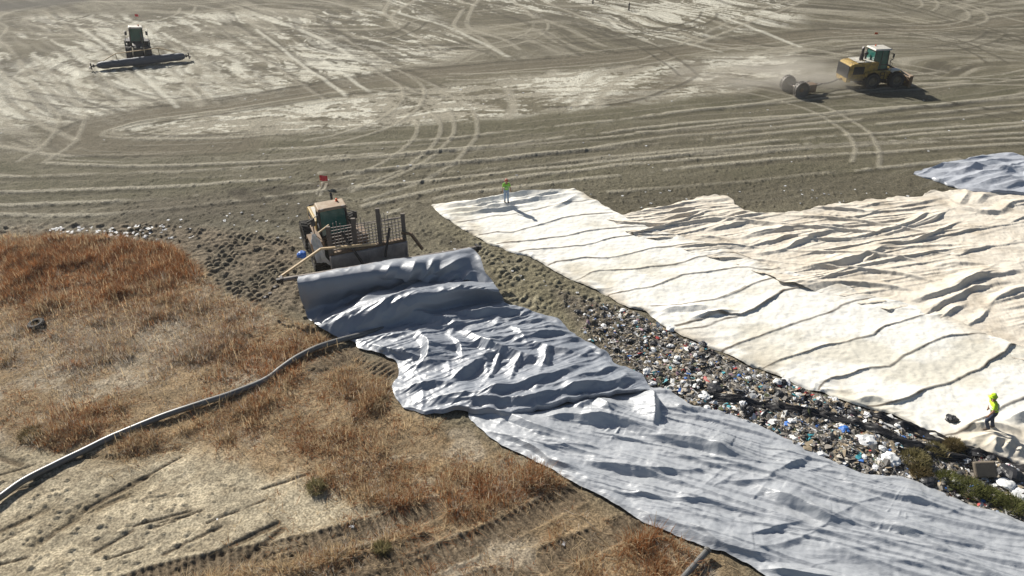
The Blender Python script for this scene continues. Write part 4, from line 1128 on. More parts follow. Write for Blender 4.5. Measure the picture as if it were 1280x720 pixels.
b = MB(); b.box((1.975, 0, 1.2), (.04, .86, .72));
for k in range(7): b.box((2.0, 0, .92 + k*.1), (.03, .84, .03))
b.build('grille', M['cab_dark'], ho)
for y in (-.3, .3):
    b = MB(); b.lathe([(.001, .03), (.08, .025), (.09, 0)], (2.0, y, 1.66), 'Y', 12); b.box((1.98, y, 1.66), (.06, .2, .13)); b.build('headlight', M['roof_white'], ho)
b = MB(); b.box((-.6, 0, .95), (2.8, 1.0, .6)); b.box((-1.7, 0, 1.4), (1.2, 1.7, .9)); b.build('chassis', M['dark_steel'], T2, bevel=.03)
cab(T2, -.55, .35, 1.35, 1.55, 3.45)
for x, r in ((-1.15, .88), (1.15, .78)):
    for y in (-.98, .98): wheel(T2, x, y, r, .66, m=M['dark_steel'])
for y in (-.92, .92):
    f = MB(); f.prism([(-2.05, 1.3), (-1.9, 1.75), (-1.2, 1.92), (-.5, 1.78), (-.5, 1.70), (-1.2, 1.84), (-1.86, 1.68), (-1.98, 1.3)], y-.32, y+.32); f.build('fender', M['dark_steel'], T2)
stack(T2, .75, .42, 1.9, 3.0, .06)
ladder(T2, -.05, -1.12, .5, 1.6, M['roof_white'])
rail(T2, [[(.38, -1.15, 1.5), (.38, -1.15, 2.9), (-.3, -1.15, 2.95)], [(.38, 1.15, 1.5), (.38, 1.15, 3.2), (-.3, 1.0, 3.2)], [(.36, 1.15, 2.2), (-.3, 1.15, 2.2)]], .03, M['roof_white'])
for y in (-.6, .6):
    la = MB(); la.bar((.9, y*.8, .9), (3.2, y, .62), .16); la.build('loader_arm', M['dark_steel'], T2)
la = MB(); la.bar((3.29, -.85, .6), (3.29, .85, .6), .18); la.build('cross_tube', M['dark_steel'], T2)

def sheet_roll(name, label, a, b_, r, m, group=None, seed=1):
    """a rolled sheet wound on a tube, slightly lumpy, with the loose flap and the spiral at its ends"""
    d = b_ - a; L = d.length; n = 60; q = 30
    u = np.linspace(0, 1, n); th = np.linspace(0, 2*PI, q, endpoint=False)
    U, TH = np.meshgrid(u, th, indexing='ij')
    prof = np.clip(np.minimum(U, 1-U) / .06, 0, 1) ** .5
    Rr = r * (.45 + .55 * prof) * (1 + .10 * (fbm(U*L*1.1 + seed, TH*.7, seed, 3) - .5) + .05*np.cos(TH*2 + U*6)) + .012*np.sin(U*L*5 + TH)
    Xl = (U - .5) * L; Yl = np.cos(TH) * Rr; Zl = np.sin(TH) * Rr * .95 - .10*np.sin(PI*U)*0
    V_ = np.stack([Xl, Yl, Zl], -1)
    f = [[i*q + j, i*q + (j+1) % q, (i+1)*q + (j+1) % q, (i+1)*q + j] for i in range(n-1) for j in range(q)]
    o = np_mesh(name, V_.reshape(-1, 3), np.array(f), m)
    o.location = (a + b_) / 2; o.rotation_euler = (0, -math.asin(d.z / L), math.atan2(d.y, d.x))
    return tag(o, label, 'rolled sheet', group)
inn = .55 / bL
ra = e1.lerp(e2, inn); rb = e1.lerp(e2, 1 - inn * .7)
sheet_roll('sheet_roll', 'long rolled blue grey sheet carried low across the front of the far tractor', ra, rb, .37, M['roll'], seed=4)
SB = thing('spreader_bar', 'thin spreader bar with tan guard rods through the roll in front of the far tractor', 'spreader bar', (e1 + e2) / 2, brz)
mi = SB.matrix_basis.inverted()
b = MB(); b.tube([mi @ e1, mi @ e2], .07, 10); b.build('tube', M['dark_steel'], SB)
for e, s in ((e1, 1), (e2, -1)):
    q = mi @ e; b = MB(); b.box((q.x + s*.05, 0, q.z), (.10, .12, .62)); b.box((q.x + s*.28, 0, q.z + .05), (.12, .30, .30)); b.box((q.x - s*.06, 0, q.z - .1), (.12, .3, .12)); b.build('end_bracket', M['dark_steel'], SB)
b = MB()
gpts = [(-.38*bL, .3, .25), (-.23*bL, .3, .85), (.20*bL, .3, .95), (.36*bL, .3, .45)]
for i in range(3): b.bar(gpts[i], gpts[i+1], .07)
for g_ in gpts[1:3]: b.bar(g_, (g_[0], .3, .2), .07)
b.build('guard_rod', M['tan'], SB)

# ---- 3. machine that holds the spreader bar, middle left
RZ = R(-66)
rc = Vector((-7.35, 34.35, 0))
head = Vector((math.cos(RZ), math.sin(RZ), 0)); left = Vector((-math.sin(RZ), math.cos(RZ), 0))
loc = rc - head * 3.0 - left * 1.25 * 1; loc.z = 0.
T3 = thing('wheel_dozer', 'rusty wheel dozer with a tall barred trash rack over its blade, holding the tarpaulin bar', 'dozer', loc, RZ)
def rl(v): return T3.matrix_basis.inverted() @ v
b = MB(); b.box((-1.0, 0, 1.0), (2.8, 1.1, .7)); b.box((.9, 0, .95), (1.6, 1.2, .6)); b.box((-.1, 0, 1.45), (2.0, 2.1, .12)); b.build('chassis', M['rust_orange'], T3, bevel=.03)
hood(T3, -2.6, -.1, 1.7, 1.1, 2.1, M['yellow'], .2)
cab(T3, -.02, .75, 1.5, 1.5, 3.15, None, M['roof_tan'])
for x in (-1.3, 1.2):
    for y in (-1.15, 1.15): wheel(T3, x, y, .80, .66)
for y in (-1.15, 1.15):
    f = MB(); f.prism([(.35, 1.45), (.6, 1.78), (1.7, 1.78), (2.0, 1.4), (1.9, 1.38), (1.65, 1.70), (.65, 1.70), (.45, 1.42)], y-.34, y+.34); f.build('fender', M['rust_orange'], T3)
stack(T3, -1.4, .4, 2.05, 2.9, .07)
# blade and rack, offset to the driver's left as it works with an angled blade
rx = 2.75; y0, y1 = -.75, 3.25
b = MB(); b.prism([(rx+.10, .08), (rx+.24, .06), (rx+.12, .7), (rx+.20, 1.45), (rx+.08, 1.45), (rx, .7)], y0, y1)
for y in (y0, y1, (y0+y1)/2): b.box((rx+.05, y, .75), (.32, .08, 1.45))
bl3 = b.build('blade', M['lit_steel'], T3, bevel=.01)
b = MB(); b.box((rx-.02, (y0+y1)/2, 1.52), (.22, y1-y0, .16)); b.build('top_beam', M['rust_orange'], bl3, bevel=.015)
tops = [3.0, 3.2, 3.5, 2.95]
ys_ = np.linspace(y0+.05, y1-.05, 4)
b = MB()
for k in range(8):
    z = 1.72 + k*.17; b.bar((rx-.02-.02*k, y0+.1, z), (rx-.02-.02*k, y1-.1, z - (.0 if k < 7 else .15)), .036)
for k in range(22):
    y = y0+.18 + k*(y1-y0-.3)/21; zt = 2.95 + .25*math.sin(k*.9); b.bar((rx-.03, y, 1.55), (rx-.17, y+.02, zt), .036)
rack = b.build('trash_rack', M['dust_steel'], T3)
for y, zt in zip(ys_, tops):
    b = MB(); b.bar((rx+.0, y, 1.4), (rx-.18, y + .06, zt), .21, .17); b.build('rack_post', M['rack_brown'], rack)
for y in (-.55, .9):
    b = MB(); b.bar((.9, y*.6, .9), (rx, y, .7), .2, .16); b.build('push_arm', M['rust_orange'], T3)
b = MB(); b.bar((1.0, .3, 1.4), (rx, .5, 1.35), .12); b.build('tilt_arm', M['rust_orange'], T3)
b = MB(); b.bar((1.0, .6, 1.0), (rx, 2.6, .8), .14); b.build('tilt_arm', M['rust_orange'], T3)
b = MB(); b.bar((rx+.05, y0+.7, 2.7), (rx+.55, y0+1.5, .9), .10); b.build('brace', M['dark_steel'], rack)
b = MB(); b.bar((rx+.05, y1-.8, 2.4), (rx+.5, y1-1.3, 1.0), .10); b.build('brace', M['dark_steel'], rack)
b = MB(); b.bar((rx+.2, y1+.25, 1.9), (rx+.5, y1+.75, 1.0), .16, .12); b.bar((rx+.2, y1+.25, 1.9), (rx, y1-.2, 1.95), .12); b.build('side_arm', M['rust_orange'], T3)
ladder(T3, 0., -1.12, .5, 1.45, M['dark_steel'])
rail(T3, [[(.8, -1.1, 1.5), (.8, -1.1, 2.4), (-.2, -1.1, 2.4)]], .03, M['rust_orange'])
# spreader bar under the hanging sheet
A0 = wpt(352, 350, BZ - .13); A1 = wpt(596, 310, BZ - .13)
SB3 = thing('spreader_bar', 'tan pole and steel tube that carry the upper edge of the grey tarpaulin', 'spreader bar', (A0 + A1) / 2, math.atan2((A1-A0).y, (A1-A0).x))
mi = SB3.matrix_basis.inverted()
b = MB(); b.tube([mi @ A0, mi @ A1], .11, 12); b.build('tube', M['dust_steel'], SB3)
b = MB(); b.bar(mi @ wpt(349, 347, 1.35), mi @ wpt(401, 311, 2.25), .10); b.bar(mi @ wpt(401, 311, 2.25), mi @ wpt(470, 305, 2.1), .10); b.bar(mi @ wpt(398, 291, 2.5), mi @ wpt(411, 281, 2.8), .06); b.build('pole', M['tan'], SB3)
q0 = mi @ A0; q1 = mi @ A1
for q, s in ((q0, -1), (q1, 1)):
    b = MB(); b.box((q.x, 0, q.z), (.12, .34, .34)); b.box((q.x + s*.14, 0, q.z), (.2, .18, .18)); b.build('end_bracket', M['dark_steel'], SB3)
b = MB()
for k in range(7):
    t = k/6; b.box((q0.x - .1 - t*.8, -.1 - .12*math.sin(k*1.7), q0.z - .05 - t*.75), (.16, .12, .09), k*.8, .9*(k % 2))
b.build('chain', M['dark_steel'], SB3)
# film and a blue bundle caught on it
def film(name, label, cat, pts_top, drop, m, seed, w=.5):
    n, q = 18, 22; u = np.linspace(0, 1, n)[None, :]; v = np.linspace(0, 1, q)[:, None]
    a, b_ = pts_top
    ax = (b_ - a)
    X = a.x + ax.x*u*(.35 + .65*v) + (fbm(u*3 + v*0, v*3, seed, 2) - .5)*.3
    Y = a.y + ax.y*u*(.35 + .65*v) - .10*np.sin(u*9 + v*2) + (fbm(u*4, v*4 + u*0, seed + 2, 2) - .5)*.25
    Z_ = a.z + ax.z*u - drop*v*(.8 + .3*vn(u*4 + v*0, v*2 + u*0, seed + 4))
    o = np_mesh(name, np.stack([X, Y, Z_], -1).reshape(-1, 3), grid_faces(q, n), m)
    return tag(o, label, cat)
film('plastic_film', 'torn white plastic film hanging from the tan pole beside the dozer', 'plastic film', (wpt(389, 292, 2.55), wpt(408, 293, 2.5)), 1.75, M['white_rag'], 5)

def crumple(r, sx=1, sy=1, sz=.6, seed=0, sub=2, amp=.5):
    bm = bmesh.new(); bmesh.ops.create_icosphere(bm, subdivisions=sub, radius=1)
    co = np.array([v.co[:] for v in bm.verts])
    f = ridged(co[:, 0]*1.3 + seed*3.1 + co[:, 2]*.8, co[:, 1]*1.3 + co[:, 2]*1.1, seed, 3) - .5
    g_ = fbm(co[:, 0]*.9 + seed, co[:, 1]*.9 - co[:, 2], seed + 3, 2) - .5
    co *= (1 + amp*f + .5*g_)[:, None]; co *= [r*sx, r*sy, r*sz]
    co[:, 2] = np.maximum(co[:, 2], -r*sz*.35) + r*sz*.3
    vs = co.tolist(); fs = [tuple(v.index for v in fc.verts) for fc in bm.faces]; bm.free(); return vs, fs
def lump(name, label, cat, loc, r, m, seed, group=None, **k):
    b = MB(); b.add(*crumple(r, seed=seed, sub=3, **k)); o = b.build(name, m); o.location = loc; o.rotation_euler = (0, 0, seed*1.3)
    return tag(o, label, cat, group)
q = wpt(377, 318, 1.75)
lump('bundle', 'bright blue strap bundle wrapped on the tan pole by the dozer wheel', 'bundle', q - Vector((0, 0, .1)), .22, M['blue'], 3, sz=.9)

# ================================================================== HOSE, PIPE, TYRE, MARKERS
hp = [(-60,668),(0,629),(30,607),(65,587),(100,569),(135,552),(168,539),(203,526),(240,514),(275,502),(305,490),(335,476),(352,463),(372,450),(398,438),(425,429),(452,421),(480,411)]
pts = []
for x, y in hp:
    p = P(x, y); pts.append((p.x, p.y, 0))
L = evenly(pts, .25)
zz = np.array([max(float(gz(a[0], a[1])), -.05) for a in L]); kk = np.ones(9)/9
zz = np.convolve(np.pad(zz, 4, mode='edge'), kk, 'valid')
L[:, 2] = zz + .15 + .05*np.sin(np.arange(len(L))*.23)
b = MB(); b.tube(L, .125, 14); o = b.build('hose', M['pipe'], smooth=True); tag(o, 'long pale grey hose winding through the dry grass and under the tarpaulin', 'hose')
a = spot(884, 693, .16); c = spot(845, 735, .14)
b = MB(); b.tube([a, c], .10, 14, cap=False); b.tube([a, c], .075, 14)
b.lathe([(.10, 0), (.125, .0), (.125, .10), (.10, .10)], (0, 0, 0), 'Z', 14)
nn = len(b.v) - 14*4
d = (a - c).normalized().to_track_quat('Z', 'Y').to_matrix().to_4x4(); d.translation = a - (a-c).normalized()*.1
b.v[nn:] = [tuple(d @ Vector(v)) for v in b.v[nn:]]
o = b.build('pipe', M['pipe'], smooth=False); tag(o, 'short dull pipe end lying in rust coloured weeds below the tarpaulin edge', 'pipe')
p = spot(47, 408, .0)
b = MB(); b.lathe([(.20, -.07), (.22, -.11), (.32, -.12), (.36, -.08), (.37, 0), (.36, .08), (.32, .12), (.22, .11), (.20, .07)], (0, 0, .14), 'Z', 32)
for k in range(30):
    q = 2*PI*k/30; b.box((math.cos(q)*.365, math.sin(q)*.365, .14 + (.05 if k % 2 else -.05)), (.03, .05, .08), q)
o = b.build('tyre', M['tyre']); o.location = p; o.rotation_euler = (R(6), R(-5), 0); tag(o, 'old black tyre lying in the pale dry grass', 'tyre')

def flag(px, py, label, m, h=.75, s=.42):
    p = spot(px, py); t = thing('marker_flag', label, 'marker flag', p)
    b = MB(); b.tube([(0, 0, -.1), (0, 0, h)], .018, 6); b.build('stake', M['tan'], t)
    n = 6; b = MB(); vs = []
    for i in range(n):
        for j in range(4): vs.append((i/(n-1)*s, .05*math.sin(i*1.4 + j*.5), h - .02 - j/3*s*.75 - .03*i/(n-1)))
    b.add(vs, [(i*4+j, i*4+j+1, i*4+j+5, i*4+j+4) for i in range(n-1) for j in range(3)]); b.build('flag', m, t)
flag(401, 234, 'bright red marker flag standing by two pale wheel marks above the dozer', M['red_flag'], .85, .5)
flag(170, 25, 'small red marker flag behind the far tractor with the roll', M['red_flag'], .7, .38)
flag(1093, 43, 'low orange red marker flag on the plain behind the yellow tractor', M['orange'], .25, .4)
flag(265, 499, 'thin orange marker flag standing in the dry grass', M['orange'], .40, .10)
for (px, py, lab) in ((741, 5, 'left of two short dark posts on the far plain'), (786, 13, 'right of two short dark posts on the far plain')):
    p = spot(px, py); b = MB(); b.tube([(0, 0, -.1), (0, 0, .8), (.01, 0, .95)], [.09, .08, .05], 8); b.box((0, 0, .72), (.22, .2, .1)); o = b.build('post', M['dark_steel']); o.location = p
    tag(o, lab, 'post')

# ================================================================== PEOPLE
def person(label, loc, rz, J, shirt, trousers, hat, band=True, hair=M['hair']):
    """J: joint name -> (x forward, y left, z up, radius); body grown over the skeleton as one surface"""
    E = [('pelvis','waist'),('waist','chest'),('chest','neck'),('neck','jaw'),('jaw','head'),('head','crown')]
    for s in 'lr':
        E += [('pelvis','hip'+s),('hip'+s,'knee'+s),('knee'+s,'ankle'+s),('ankle'+s,'heel'+s),('ankle'+s,'ball'+s),('ball'+s,'toe'+s),
              ('chest','sho'+s),('sho'+s,'elb'+s),('elb'+s,'wri'+s),('wri'+s,'palm'+s)]
    J = dict(J)
    for s in 'lr':
        e, w_ = Vector(J['elb'+s][:3]), Vector(J['wri'+s][:3]); d = (w_ - e).normalized()
        sd_ = d.cross(Vector((1, 0, 0)));  sd_ = Vector((0, 1, 0)) if sd_.length < .1 else sd_.normalized()
        fw = d.cross(sd_).normalized()
        pm = w_ + d*.075; J['palm'+s] = (*pm, .026)
        for k in range(4):
            f0 = pm + d*.02 + fw*(.024 - .016*k); ln = (.075, .085, .08, .06)[k]
            f1 = f0 + d*ln*.55 + sd_*(.008); f2 = f0 + d*ln*.9 + sd_*.028
            J[f'fa{k}'+s] = (*f0, .010); J[f'fb{k}'+s] = (*f1, .009); J[f'fc{k}'+s] = (*f2, .008)
            E += [('palm'+s, f'fa{k}'+s), (f'fa{k}'+s, f'fb{k}'+s), (f'fb{k}'+s, f'fc{k}'+s)]
        t0 = w_ + d*.04 + fw*.03; t1 = t0 + d*.035 + fw*.022; t2 = t1 + d*.03 + fw*.004
        J['ta'+s] = (*t0, .012); J['tb'+s] = (*t1, .010); J['tc'+s] = (*t2, .008)
        E += [('wri'+s, 'ta'+s), ('ta'+s, 'tb'+s), ('tb'+s, 'tc'+s)]
    names = list(J); ix = {n: i for i, n in enumerate(names)}
    me = bpy.data.meshes.new('skeleton'); me.from_pydata([J[n][:3] for n in names], [(ix[a], ix[b]) for a, b in E], [])
    tmp = bpy.data.objects.new('skeleton', me); COL.objects.link(tmp)
    md = tmp.modifiers.new('skin', 'SKIN'); md.use_smooth_shade = True
    for n in names:
        r = J[n][3]; sv = me.skin_vertices[0].data[ix[n]]
        sv.radius = (r, r) if np.isscalar(r) else r; sv.use_root = (n == 'pelvis')
    sb = tmp.modifiers.new('sub', 'SUBSURF'); sb.levels = 2; sb.render_levels = 2
    bpy.context.view_layer.update()
    body = bpy.data.meshes.new_from_object(tmp.evaluated_get(bpy.context.evaluated_depsgraph_get()))
    bpy.data.objects.remove(tmp); body.name = 'person'; body.materials.clear(); body.materials.append(M['skin'])
    o = bpy.data.objects.new('person', body); COL.objects.link(o); o.location = loc; o.rotation_euler = (0, 0, rz)
    tag(o, label, 'person')
    # nearest bone of every face tells what it wears
    bones = [(a, b, Vector(J[a][:3]), Vector(J[b][:3])) for a, b in E]
    def near(p):
        best = (9, None, 0)
        for a, b, A, B in bones:
            d = B - A; t = max(0, min(1, (p-A).dot(d)/max(d.length_squared, 1e-9))); q = (A + d*t - p).length
            if q < best[0]: best = (q, (a, b), t)
        return best[1], best[2]
    cls = []
    for f in body.polygons:
        (a, b), t = near(f.center)
        if a.startswith('hip') or (a.startswith('knee')): c = 't'
        elif a == 'pelvis': c = 't' if (b.startswith('hip') or f.center.z < J['pelvis'][2] + .05) else 's'
        elif a in ('waist',) or (a == 'chest' and (b.startswith('sho') or t < .42)): c = 's'
        elif a.startswith('sho'): c = 's' if t < .75 else 'n'
        elif a.startswith('ankle') or a.startswith('ball'): c = 'b'
        else: c = 'n'
        cls.append(c)
    def shell(name, keys, off, m, side=0):
        bm = bmesh.new(); bm.from_mesh(body); bm.faces.ensure_lookup_table()
        for v in bm.verts: v.co = v.co + v.normal * off
        bmesh.ops.delete(bm, geom=[f for f in bm.faces if cls[f.index] not in keys or (side and body.polygons[f.index].center.y * side < 0)], context='FACES')
        if side:                                   # keep the boot itself, drop stray flecks
            left_, best = set(bm.verts), []
            while left_:
                st = [left_.pop()]; isl = []
                while st:
                    v = st.pop(); isl.append(v)
                    for e in v.link_edges:
                        w_ = e.other_vert(v)
                        if w_ in left_: left_.remove(w_); st.append(w_)
                if len(isl) > len(best): best = isl
            keep = set(best); bmesh.ops.delete(bm, geom=[v for v in bm.verts if v not in keep], context='VERTS')
        k = bpy.data.meshes.new(name); bm.to_mesh(k); bm.free(); k.materials.append(m)
        c = bpy.data.objects.new(name, k); COL.objects.link(c); c.parent = o
        s2 = c.modifiers.new('thick', 'SOLIDIFY'); s2.thickness = .006; return c
    sh = shell('shirt', 's', .022, shirt); shell('trousers', 't', .014, trousers); shell('boot', 'b', .012, M['boot'], 1); shell('boot', 'b', .012, M['boot'], -1)
    hd = Vector(J['head'][:3]); dirn = Vector((1, 0, 0)); tilt = J.get('_', None)
    ch_ = Vector(J['chest'][:3]); wa_ = Vector(J['waist'][:3])
    if band:
        for t in (.15, .62):
            b = MB(); c = wa_.lerp(ch_, t); r = (.172, .135)
            ring = [(c.x + math.cos(a)*(r[1]+.012), c.y + math.sin(a)*(r[0]+.012), c.z) for a in np.linspace(0, 2*PI, 25)]
            for i in range(24): b.bar(ring[i], ring[i+1], .05, .008)
            b.build('reflective_band', M['reflective'], sh)
    hb = MB(); hb.lathe([(.001, .128), (.05, .120), (.09, .09), (.108, .04), (.112, .0), (.138, -.012), (.138, -.02), (.105, -.012), (.10, .03), (.001, .11)], (hd.x, hd.y, hd.z + .045), 'Z', 24)
    hb.box((hd.x + .13, hd.y, hd.z + .032), (.10, .16, .012)); hb.box((hd.x, hd.y, hd.z + .165), (.16, .03, .02))
    hb.build('hard_hat', hat, o, smooth=True)
    hr = MB(); hr.lathe([(.098, .06), (.103, .0), (.095, -.06), (.06, -.09)], (hd.x - .018, hd.y, hd.z - .005), 'Z', 18)
    hr.v = [v if v[0] < hd.x + .01 else (hd.x + .01, v[1], v[2]) for v in hr.v]; hr.build('hair', hair, o, smooth=True)
    for s in (-1, 1):
        b = MB(); b.lathe([(.001, .013), (.009, .009), (.013, 0), (.009, -.009), (.001, -.013)], (hd.x + .094, hd.y + s*.033, hd.z - .005), 'Z', 10); b.build('eye', M['eye'], o)
    b = MB(); b.add([(hd.x+.09, hd.y, hd.z+.0), (hd.x+.125, hd.y, hd.z-.04), (hd.x+.092, hd.y-.018, hd.z-.045), (hd.x+.092, hd.y+.018, hd.z-.045)], [(0, 2, 1), (0, 1, 3), (1, 2, 3), (0, 3, 2)]); b.build('nose', M['skin'], o)
    b = MB(); b.box((hd.x+.086, hd.y, hd.z-.075), (.02, .045, .012)); b.build('mouth', M['boot'], o)
    for s in (-1, 1):
        b = MB(); b.box((hd.x, hd.y + s*.098, hd.z-.015), (.035, .018, .06)); b.build('ear', M['skin'], o, bevel=.006)
    return o
def pose(lean=0., lk=0., rk=0., lf=0., rf=0., arm_l=(.0, .05), arm_r=(.0, .05), drop=0.):
    """hips at 0.93; lk/rk raise and bend the knees, lf/rf shift the feet fore and aft"""
    J = {'pelvis': (0, 0, .95-drop, (.15, .12)), 'waist': (lean*.25, 0, 1.10-drop, (.145, .11)), 'chest': (lean*.7, 0, 1.34-drop, (.165, .125)), 'neck': (lean*1.0, 0, 1.50-drop, .055), 'jaw': (lean*1.1+.02, 0, 1.57-drop, .06),
         'head': (lean*1.15+.012, 0, 1.645-drop, .092), 'crown': (lean*1.15, 0, 1.70-drop, .075)}
    for s, y, k, f, arm in (('l', 1, lk, lf, arm_l), ('r', -1, rk, rf, arm_r)):
        J['hip'+s] = (0, y*.095, .88-drop, .095)
        J['knee'+s] = (f*.5 + .03 + .30*k, y*.11, .50-drop*.6 + .14*k, .066)
        J['ankle'+s] = (f, y*.11, .09 + .20*k, .047)
        J['heel'+s] = (f-.05, y*.11, .04 + .20*k, .040)
        J['ball'+s] = (f+.11, y*.118, .038 + .20*k, .042); J['toe'+s] = (f+.17, y*.12, .03 + .2*k, .034)
        sx = lean*.85
        J['sho'+s] = (sx, y*.19, 1.42-drop, .068)
        J['elb'+s] = (sx + arm[0]*.4 - .02, y*(.235+arm[1]*.3), 1.14-drop + abs(arm[0])*.10, .047)
        J['wri'+s] = (sx + arm[0], y*(.22+arm[1]), .90-drop + abs(arm[0])*.35, .033)
    return J
wp = spot(1241, 536, .0)
person('worker in bright yellow shirt and yellow hard hat stepping over the white cover sheet', wp, R(172), pose(.06, lk=.55, rk=.0, lf=.20, rf=-.04, arm_l=(.22, .02), arm_r=(.06, .03)), M['hivis'], M['denim'], M['hat_yellow']).rotation_euler = (0, R(13), R(172))
wp = spot(633, 255, .0)
person('distant worker in green vest and pale jeans at the far end of white cover', wp, R(-80), pose(.03, lf=.06, rf=-.05, arm_l=(.20, .06), arm_r=(.12, .06)), M['hivis_green'], M['light_denim'], M['hat_red']).scale = (.86,) * 3

# ================================================================== RUBBISH
def tri_soup(n, pos, size, colfn, seed, flat=.5):
    """many crumpled scraps in one mesh: squashed, twisted icosahedra"""
    r = np.random.default_rng(seed)
    ph = (1 + 5 ** .5) / 2
    iv = np.array([(-1,ph,0),(1,ph,0),(-1,-ph,0),(1,-ph,0),(0,-1,ph),(0,1,ph),(0,-1,-ph),(0,1,-ph),(ph,0,-1),(ph,0,1),(-ph,0,-1),(-ph,0,1)]) / 1.9
    fi = np.array([(0,11,5),(0,5,1),(0,1,7),(0,7,10),(0,10,11),(1,5,9),(5,11,4),(11,10,2),(10,7,6),(7,1,8),(3,9,4),(3,4,2),(3,2,6),(3,6,8),(3,8,9),(4,9,5),(2,4,11),(6,2,10),(8,6,7),(9,8,1)])
    V_ = iv[None] * (1 + r.uniform(-.55, .55, (n, 12, 1))) * np.stack([r.uniform(.6, 1.5, n), r.uniform(.5, 1.2, n), r.uniform(.12, flat*1.2, n)], -1)[:, None, :] * size[:, None, None]
    a = r.uniform(0, 2*PI, n); t = r.normal(0, .45, n)
    V_ = np.stack([V_[..., 0]*np.cos(t)[:, None] - V_[..., 2]*np.sin(t)[:, None], V_[..., 1], V_[..., 0]*np.sin(t)[:, None] + V_[..., 2]*np.cos(t)[:, None]], -1)
    V_ = np.stack([V_[..., 0]*np.cos(a)[:, None] - V_[..., 1]*np.sin(a)[:, None], V_[..., 0]*np.sin(a)[:, None] + V_[..., 1]*np.cos(a)[:, None], V_[..., 2]], -1)
    V_ += pos[:, None, :]
    F_ = fi[None] + (np.arange(n) * 12)[:, None, None]
    c = np.repeat(colfn(n, r)[:, None, :], 12, 1)
    return V_.reshape(-1, 3), F_.reshape(-1, 3), c.reshape(-1, 3)
PALETTE = np.array([(.03,.03,.032),(.06,.055,.05),(.11,.10,.09),(.20,.18,.155),(.62,.62,.62),(.70,.69,.66),(.30,.24,.16),(.42,.38,.32),(.04,.14,.42),(.42,.06,.05),(.05,.28,.33),(.42,.26,.30),(.10,.11,.05),(.30,.34,.42)])
PW = np.array([.08,.12,.19,.20,.055,.06,.18,.12,.012,.012,.014,.014,.04,.025]); PW /= PW.sum()
def pal(n, r): return PALETTE[r.choice(len(PALETTE), n, p=PW)] * r.uniform(.75, 1.15, (n, 1))
RUBW = [P(*q)[:2] for q in RUBBISH]
def sample_poly(poly, n, r, dens=None):
    poly = np.array(poly); out = np.zeros((0, 2)); lo, hi = poly.min(0), poly.max(0)
    while len(out) < n:
        q = r.uniform(lo, hi, (n * 3, 2)); q = q[in_poly(q[:, 0], q[:, 1], poly)]
        if dens is not None: q = q[r.random(len(q)) < dens(q)]
        out = np.vstack([out, q])
    return out[:n]
rr = np.random.default_rng(11)
def rub_d(q):
    px, py = to_px(q[:, 0], q[:, 1]); return np.clip(.2 + (px - 740) / 160, .06, 1)
q = sample_poly(RUBW, 17000, rr, rub_d); zz = gz(q[:, 0], q[:, 1])
sz_ = np.clip(rr.lognormal(-2.9, .5, len(q)), .02, .16) * np.clip(.55 + (to_px(q[:, 0], q[:, 1])[0] - 700) / 400, .55, 1.05)
V_, F_, c_ = tri_soup(len(q), np.column_stack([q, zz + .015]), sz_ * 1.15, pal, 12, .22)
m_lit = attr_mat('mixed litter', .55, 9., .25, .3, 20., .02, spec=.4)
o = np_mesh('litter', V_, F_, m_lit, c_, smooth=False); tag(o, 'mass of small mixed rubbish covering the strip between the grey and white sheets', 'litter', kind='stuff')

# bigger pieces, one object each
KINDS_ = {}
def piece_mesh(kind, m, seed):
    b = MB()
    if kind == 'bag': b.add(*crumple(1, 1, .85, .6, seed, 3, .6))
    elif kind == 'film':
        n = 9; u = np.linspace(-1, 1, n); U, W_ = np.meshgrid(u, u)
        h = (ridged(U*1.2 + seed, W_*1.2, seed, 3) - .35) * .7
        vs = np.stack([U + (vn(U*2, W_*2, seed) - .5)*.6, W_*.7 + (vn(U*2 + 9, W_*2, seed) - .5)*.6, h], -1).reshape(-1, 3).tolist()
        b.add(vs, [tuple(f) for f in grid_faces(n, n)])
    elif kind == 'carton':
        b.box((0, 0, .32), (1.5, 1.0, .62), ry=.12); b.box((.85, 0, .62), (.5, .9, .05), ry=-.7); b.box((-.8, .1, .6), (.45, .9, .05), ry=.5)
    elif kind == 'bottle':
        b.lathe([(.001, -1), (.28, -1), (.32, -.92), (.32, .35), (.12, .72), (.12, .9), (.14, .9), (.14, 1.0), (.001, 1.0)], (0, 0, .3), 'Y', 14)
    me_o = b.build(kind, m); me = me_o.data; bpy.data.objects.remove(me_o); return me
cm = {n: mat(n + ' litter', c, .5, var=.2, scale=6, bump=.2) for n, c in dict(white=(.72,.72,.71), grey=(.36,.36,.37), black=(.025,.025,.028), blue=(.04,.16,.50), tan=(.36,.28,.18), red=(.45,.06,.05), teal=(.05,.32,.36)).items()}
SPEC = [('bag','plastic_bag','white','crumpled white plastic bag lying among the rubbish','plastic bag','white bags in the rubbish strip', 75, 0.072, 0.174),
        ('bag','plastic_bag','black','shiny black plastic bag lying among the rubbish','plastic bag','black bags in the rubbish strip', 60, 0.083, 0.198),
        ('film','plastic_film','grey','torn grey plastic film lying among the rubbish','plastic film','grey film in the rubbish strip', 40, 0.077, 0.174),
        ('carton','cardboard_box','tan','crushed tan cardboard box lying among the rubbish','box','crushed boxes in the rubbish strip', 40, 0.055, 0.124),
        ('bag','plastic_bag','blue','small blue plastic bag lying among the rubbish','plastic bag','blue bags in the rubbish strip', 16, 0.055, 0.112),
        ('film','plastic_film','red','scrap of red plastic lying among the rubbish','plastic film','red scraps in the rubbish strip', 14, 0.050, 0.093),
        ('film','plastic_film','teal','scrap of teal plastic lying among the rubbish','plastic film','teal scraps in the rubbish strip', 14, 0.055, 0.105),
        ('bottle','bottle','white','pale plastic bottle lying among the rubbish','bottle','bottles in the rubbish strip', 14, 0.066, 0.105)]
